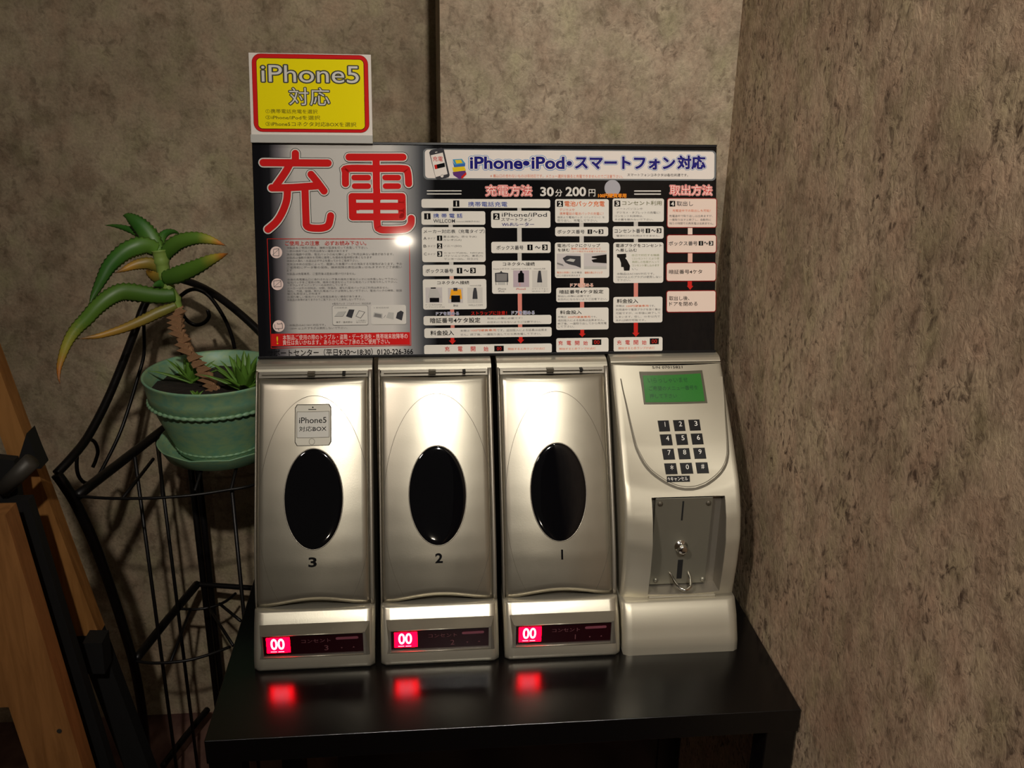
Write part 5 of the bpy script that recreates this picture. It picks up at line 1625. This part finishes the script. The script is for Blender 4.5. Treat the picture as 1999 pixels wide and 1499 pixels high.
# ------------------------------------------------------------------ sign board on top of the boxes
TB = math.atan2(.310 - .253, .491 - .275)
BR = tag(empty('instruction_board', (0.0284, 0.253, 0.275), (-TB, 0, 0)), 'wide glossy black instruction board with huge red lettering standing on the boxes', 'sign')
a_mm = 0.0006
BW, BH = 0.4915, 0.2225
MB().box(0.0, BW, 0.0002, 0.010, 0.0, BH, 0.0015).obj('board_panel', M['board'], BR)
MB().box(-0.0006, BW + 0.0006, -0.0012, 0.0115, -0.0005, 0.0022, 0.0004).obj('bottom_channel', M['keyblack'], BR)
MB().box(0.0004, BW - 0.0004, -0.0008, 0.0108, BH - 0.0015, BH + 0.0012, 0.0004).obj('top_edge', M['keyblack'], BR)
pl_ = lambda x, y, off: (x, -off, y)
print_mesh('notice_print', PRINT['notice_print'], pl_, BR)
print_mesh('banner_print', PRINT['banner_print'], pl_, BR)
print_mesh('chart_print', PRINT['chart_print'], pl_, BR)

# ------------------------------------------------------------------ small card above the board's left end
CR = tag(empty('phone_sign_card', (0.0284, 0.253, 0.275), (-TB, 0, 0)), 'small yellow and red sign card standing on the top left of the board', 'sign')
cw = 0.1235
MB().box(0.0, cw, -0.0012, 0.0004, BH + 0.0018, BH + 0.0895, 0.0005).obj('card_sheet', M['p_white'], CR)
MB().box(-0.0003, cw + 0.0002, -0.0042, -0.0012, BH - 0.0010, BH + 0.0075, 0.0006).obj('clear_rail', M['p_silver2'], CR)
print_mesh('card_print', PRINT['card_print'], lambda x, y, off: (x, -0.0012 - off, y), CR)

# ------------------------------------------------------------------ corner plant stand
def mm(p):
    return tuple(c / 1000 for c in p)


def PT_(n):
    return [mm(p) for p in PATHS[n]]


ST = tag(empty('plant_stand', (-0.123, 0.545, FL)), 'black wrought iron corner plant stand with curved arms left of the table', 'plant stand')


def SP(mb):
    return MB_shift(mb, ST)


def rod(name, pts, r, k=5, parent=None):
    p = smooth_path(pts, k) if len(pts) > 2 else pts
    return SP(MB().tube(p, r, 8)).obj(name, M['iron'], ST if parent is None else parent, True)


px_, py_ = -0.127, 0.545
for dx in (-0.0050, 0.0050):
    rod('rear_post', [(px_ + dx, py_, FL), (px_ + dx, py_, 0.16)], 0.0048)
rod('rear_post', [(px_ + 0.004, py_, 0.16), (px_ - 0.006, py_, 0.295)], 0.0040)
lg = PT_('leg_left')
rod('leg', lg + [(-0.205, 0.41, FL)], 0.0062)
rod('leg', [(0.075, 0.47, 0.16), (0.070, 0.475, 0.0), (0.060, 0.48, -0.2), (0.075, 0.47, FL)], 0.0062)
rod('top_arm', PT_('arm_left'), 0.0050)
rod('top_arm', PT_('arm_right') + [(0.075, 0.47, 0.16)], 0.0050)
rod('scroll', PT_('scroll_left'), 0.0023)
rod('scroll', PT_('scroll_right'), 0.0026)
rod('scroll', PT_('scroll_right_b'), 0.0026)
rod('shelf_side_bar', PT_('side_bar_up'), 0.0058)
rod('shelf_side_bar', [(px_, py_, .108), (0.075, 0.475, .108)], 0.0050)
rod('shelf_hoop', PT_('arc_up') + [(0.05, 0.345, .108), (0.072, 0.40, .108), (0.075, 0.47, .108)], 0.0018)
rod('shelf_spoke', PT_('spoke_up'), 0.0020)
rod('shelf_spoke', PT_('spoke_up_b'), 0.0020)
for xx in (-0.06, -0.02, 0.02):
    rod('shelf_spoke', [(xx - 0.02, 0.53, .108), (xx, 0.285, .108)], 0.0020)
rod('lower_side_bar', PT_('side_bar_low'), 0.0058)
rod('lower_side_bar', PT_('bar_low_right'), 0.0040)
rod('lower_hoop', PT_('arc_low'), 0.0020)
rod('lower_inner_hoop', PT_('inner_low'), 0.0020)
for i in range(3): rod('lower_spoke', PT_('spoke_low_%d' % i), 0.0022)
rod('foot_side_bar', PT_('side_bar_foot'), 0.0050)
for n in ('vert_a', 'vert_b', 'vert_c'):
    x, y, z = PT_(n)[0]
    rod('upright', [(x, y, 0.108), (x, y, FL)], 0.0024)

# ------------------------------------------------------------------ pot, saucer, plant
pcx, pcy = -0.050, 0.392
PO = tag(empty('plant_pot', (pcx, pcy, 0.1100)), 'green plastic plant pot with rope bands on the black stand', 'plant pot')
prof = [(0.030, 0.0050), (0.047, 0.0050), (0.051, 0.0085), (0.0535, 0.016), (0.062, 0.035), (0.070, 0.055), (0.0755, 0.0715), (0.0762, 0.0735), (0.0785, 0.0745), (0.0800, 0.086), (0.0822, 0.101), (0.0838, 0.1035),
        (0.0828, 0.1052), (0.0800, 0.1035), (0.0775, 0.086), (0.0740, 0.074), (0.0700, 0.066)]
MB().lathe(prof, (0, 0, 0), 64).obj('pot_body', M['pot'], PO, True)
for nm, r0, z0, n_, rr_ in (('rope_band', 0.0785, 0.0730, 56, 0.0022), ('rope_band', 0.0525, 0.0150, 40, 0.0017)):
    mb = MB()
    for tw in (0.0,):
        pts, rad = [], []
        for k in range(n_ * 6 + 1):
            a = 2 * math.pi * k / (n_ * 6)
            pts.append((r0 * math.cos(a), r0 * math.sin(a), z0))
            rad.append(rr_ * (0.72 + 0.55 * abs(math.sin(math.pi * k / 6))))
        mb.tube(pts, rad, 6, False)
    mb.obj(nm, M['pot'], PO, True)
rows = [[(r * math.cos(k * math.pi / 24), r * math.sin(k * math.pi / 24), 0.085 + R.uniform(-0.0015, 0.0015)) for k in range(48)] for r in (0.0765, 0.065, 0.05, 0.035, 0.02, 0.001)]
MB().grid(rows, closed=True, flip=True).obj('soil', M['soil'], PO, True)
SA = tag(empty('plant_saucer', (pcx, pcy, 0.1100)), 'green saucer with a wavy rim under the plant pot', 'saucer')
sp = [(0.002, 0.0), (0.060, 0.0), (0.066, 0.003), (0.0735, 0.0165), (0.0745, 0.0180), (0.0730, 0.0182), (0.0640, 0.0055), (0.058, 0.0035), (0.002, 0.0035)]


def wob(k, j):
    return (0.0010 * abs(math.sin(k * math.pi * 10 / 120)), 0.0022 * abs(math.sin(k * math.pi * 10 / 120))) if j in (3, 4, 5) else (0, 0)


MB().lathe(sp, (0, 0, 0), 120, wob).obj('saucer_dish', M['pot'], SA, True)

PLN = tag(empty('aloe_plant', (-0.0455, 0.387, 0.192)), 'leggy aloe plant leaning left with drooping green leaves and yellow tips', 'plant')


def leaf(name, pts, w, m, parent, thick=0.32, teeth=True, up_=(0, -0.35, 1), taper=1.0, base=0.75):
    P = smooth_path(pts, 5)
    n = len(P)
    mb = MB()
    uvs = []
    rows = []
    seg = 10
    for i, p in enumerate(P):
        t_ = i / (n - 1)
        tg = (P[min(i + 1, n - 1)] - P[max(i - 1, 0)]).normalized()
        # keep the broad side towards the viewer's side of the room
        side = tg.cross(Vector((0, -1, 0.15))).normalized()
        nn_ = side.cross(tg).normalized()
        ww = w * (base + (1 - base) * min(1, t_ * 5)) * max(0.04, (1 - t_ ** (2.2 * taper))) * (1 if t_ < .85 else 1 - (t_ - .85) * 2.0)
        tt = 1.0 + (0.16 if (teeth and i % 2) else 0.0)
        row = []
        for k in range(seg):
            a = 2 * math.pi * k / seg
            c_, s_ = math.cos(a), math.sin(a)
            ed = tt if abs(c_) > 0.9 else 1.0
            row.append(p + side * (ww * c_ * ed) + nn_ * (ww * thick * s_ - 0.25 * ww * c_ * c_))
            uvs.append((t_, k / seg))
        rows.append(row)
    mb.grid(rows, closed=True)
    mb.f.append(tuple(range(seg))[::-1])
    mb.f.append(tuple((n - 1) * seg + k for k in range(seg)))
    MB_shift(mb, PLN)
    return mesh_obj(name, mb.v, mb.f, m, parent, True, uvs=uvs)


sg = smooth_path(PT_('stem_green'), 5)
mb = MB().tube(sg, [0.0085 - 0.0030 * i / len(sg) + 0.0012 * (i % 5 == 0) for i in range(len(sg))], 10)
stem = MB_shift(mb, PLN).obj('stem', M['stem_g'], PLN, True)
sb = smooth_path(PT_('stem_brown'), 6)
rad = [0.0060 + 0.0012 * math.sin(i * 1.9) + R.uniform(-.0008, .0008) for i in range(len(sb))]
mb = MB().tube(sb, rad, 10)
bstem = MB_shift(mb, PLN).obj('woody_stem', M['stem_b'], PLN, True)
for i in range(3, len(sb) - 6, 3):       # papery leaf scars wrapping the stem
    p = sb[i]
    mb = MB()
    s_ = R.choice((-1, 1))
    q = [p + Vector((s_ * 0.006, -0.004, -0.003)), p + Vector((s_ * (0.011 + R.uniform(0, .003)), -0.007, 0.002)), p + Vector((s_ * 0.004, -0.008, 0.006)), p + Vector((-s_ * 0.005, -0.007, 0.001)), p + Vector((-s_ * 0.003, -0.006, -0.005))]
    mb.add(q + [v + Vector((0, 0.0015, 0)) for v in q], [(0, 1, 2, 3, 4), (9, 8, 7, 6, 5)] + [(a, (a + 1) % 5, 5 + (a + 1) % 5, 5 + a) for a in range(5)])
    MB_shift(mb, PLN).obj('papery_scale', M['stem_b'], bstem)
for n, w, m_, kw in (('leaf_long_left', 0.0100, 'leaf', {}), ('leaf_droop', 0.0098, 'leaf_tipped', dict(taper=1.0)), ('leaf_up', 0.0112, 'leaf', {}), ('leaf_thin', 0.0046, 'leaf', {}),
                     ('leaf_arch_right', 0.0088, 'leaf_tipped', {}), ('leaf_curl', 0.0052, 'leaf', {}), ('leaf_right', 0.0094, 'leaf_tipped', {}), ('leaf_short_left', 0.0072, 'leaf_dry', {}),
                     ('leaf_dry', 0.0062, 'leaf_dry', {}), ('leaf_centre', 0.0060, 'leaf', {}), ('leaf_low_stub', 0.0060, 'leaf_dry', {}), ('leaf_stub_b', 0.0050, 'leaf', {})):
    o = leaf('leaf', PT_(n), w, M[m_], PLN, **kw)
    if m_ == 'leaf_tipped': o['label'] = 'green leaf fading to a yellow and brown tip'
    if m_ == 'leaf_dry': o['label'] = 'yellowing withered leaf'

# young offshoots around the stem: each rosette is a plant of its own
for ri, (rx, ry, n_, L_, lab) in enumerate(((-0.012, 0.372, 26, 0.078, 'dense green aloe offshoot right of the brown stem in the pot'),
                                           (-0.082, 0.405, 13, 0.056, 'small green aloe offshoot left of the brown stem in the pot'),
                                           (-0.064, 0.350, 5, 0.020, 'tiny pale aloe sprout at the front of the soil'))):
    root = tag(empty('aloe_offshoot', (rx, ry, 0.1945)), lab, 'plant', 'young aloe offshoots in the green pot')
    for k in range(n_):
        a = k * 2.4 + ri
        el = 0.35 + 0.9 * (k / n_)
        l_ = L_ * (1 - 0.25 * (k / n_)) * R.uniform(.8, 1.1)
        pts = []
        for s in range(5):
            q = s / 4
            rr_ = l_ * q * math.cos(el + 0.2 * q)
            pts.append((rr_ * math.cos(a), rr_ * math.sin(a) * 0.75, 0.002 + l_ * q * math.sin(el) * (1 - 0.25 * q * q)))
        P = [Vector(p) for p in pts]
        mb = MB()
        rows = []
        for i, p in enumerate(P):
            tg = (P[min(i + 1, 4)] - P[max(i - 1, 0)]).normalized()
            side = tg.cross(Vector((0, 0, 1))).normalized()
            nn_ = side.cross(tg)
            w_ = 0.0050 * (1 - (i / 4) ** 1.6) * (L_ / 0.046) ** .5 + 0.0002
            rows.append([p + side * w_ * math.cos(x) + nn_ * w_ * 0.35 * math.sin(x) for x in (0, 1.05, 2.1, 3.14, 4.19, 5.24)])
        mb.grid(rows, closed=True)
        mb.obj('leaf', M['leaf'], root, True)

# ------------------------------------------------------------------ folded wooden easel at the left edge
EA = tag(empty('wooden_easel', (-0.16, 0.08, FL)), 'light wooden folding easel leaning at the left edge of view', 'easel')


def EP(mb):
    return MB_shift(mb, EA)


def extr(name, quad, y, th, m, parent=None):
    n = len(quad)
    mb = MB()
    mb.add([(q[0], y, q[2]) for q in quad] + [(q[0], y + th, q[2]) for q in quad],
           [tuple(range(n))] + [tuple(range(n, 2 * n))[::-1]] + [((i + 1) % n, i, n + i, n + (i + 1) % n) for i in range(n)])
    return EP(mb).obj(name, m, EA if parent is None else parent)


def online(a, b_, z):
    t_ = (z - a[2]) / (b_[2] - a[2])
    return (a[0] + (b_[0] - a[0]) * t_, a[1], z)


fr_ = PT_('easel_front')
ra, rb = fr_[0], fr_[1]
wd = 0.047
q = [online(ra, rb, 0.215), online(ra, rb, FL)]
front = [(q[0][0] - wd, 0, q[0][2]), (q[1][0] - wd, 0, q[1][2]), q[1], q[0]]
front_leg = extr('front_leg', front, 0.030, 0.022, M['wood'])
EP(MB().tube([(-0.1345, 0.0302, -0.005), (-0.1345, 0.0290, -0.005)], 0.0022, 10)).obj('screw', M['strap'], front_leg)
EP(MB().box(-0.30, -0.160, 0.032, 0.050, 0.022, 0.215)).obj('cross_board', M['wood'], EA)
bk = PT_('easel_black')
la, lb = bk[0], bk[1]
xa_, xb_ = bk[3], bk[2]
black = [online(la, lb, 0.205), (online(la, lb, FL)[0] - 0.02, 0, FL), online(xa_, xb_, FL), online(xa_, xb_, 0.205)]
extr('black_board', black, 0.075, 0.012, M['blackboard'])
rr = PT_('easel_rear')
e0, e1 = rr[1], rr[3]
top = online(e0, e1, 0.33)
bot = online(e0, e1, 0.02)
rear = [(top[0] - 0.020, 0, 0.33), (bot[0] - 0.024, 0, 0.02), (bot[0], 0, 0.02), top]
extr('rear_leg', rear, 0.140, 0.018, M['wood_edge'])
rear2 = [(bot[0] - 0.024, 0, 0.0198), (online(e0, e1, FL)[0] - 0.028, 0, FL), (online(e0, e1, FL)[0], 0, FL), (bot[0], 0, 0.0198)]
extr('rear_leg', rear2, 0.140, 0.018, M['blackboard'])
rp = PT_('easel_rod')
d = (Vector(rp[1]) - Vector(rp[0])).normalized()
EP(MB().tube([Vector(rp[0]) - d * 0.004, Vector(rp[1]) + d * 0.004], 0.0075, 14)).obj('hinge_rod', M['strap'], EA, True)
b1 = PT_('easel_blk1')
extr('bracket', [(b1[0][0] + .004, 0, b1[0][2] - .002), b1[3], b1[2], b1[1]], 0.120, 0.019, M['blackboard'])
b2 = [(-0.205, 0, 0.245), (-0.200, 0, 0.185), (-0.160, 0, 0.195), (-0.158, 0, 0.238)]
extr('bracket', b2, 0.088, 0.010, M['blackboard'])
pb = PT_('easel_blob')
extr('bracket', pb[::-1], 0.118, 0.022, M['blackboard'])
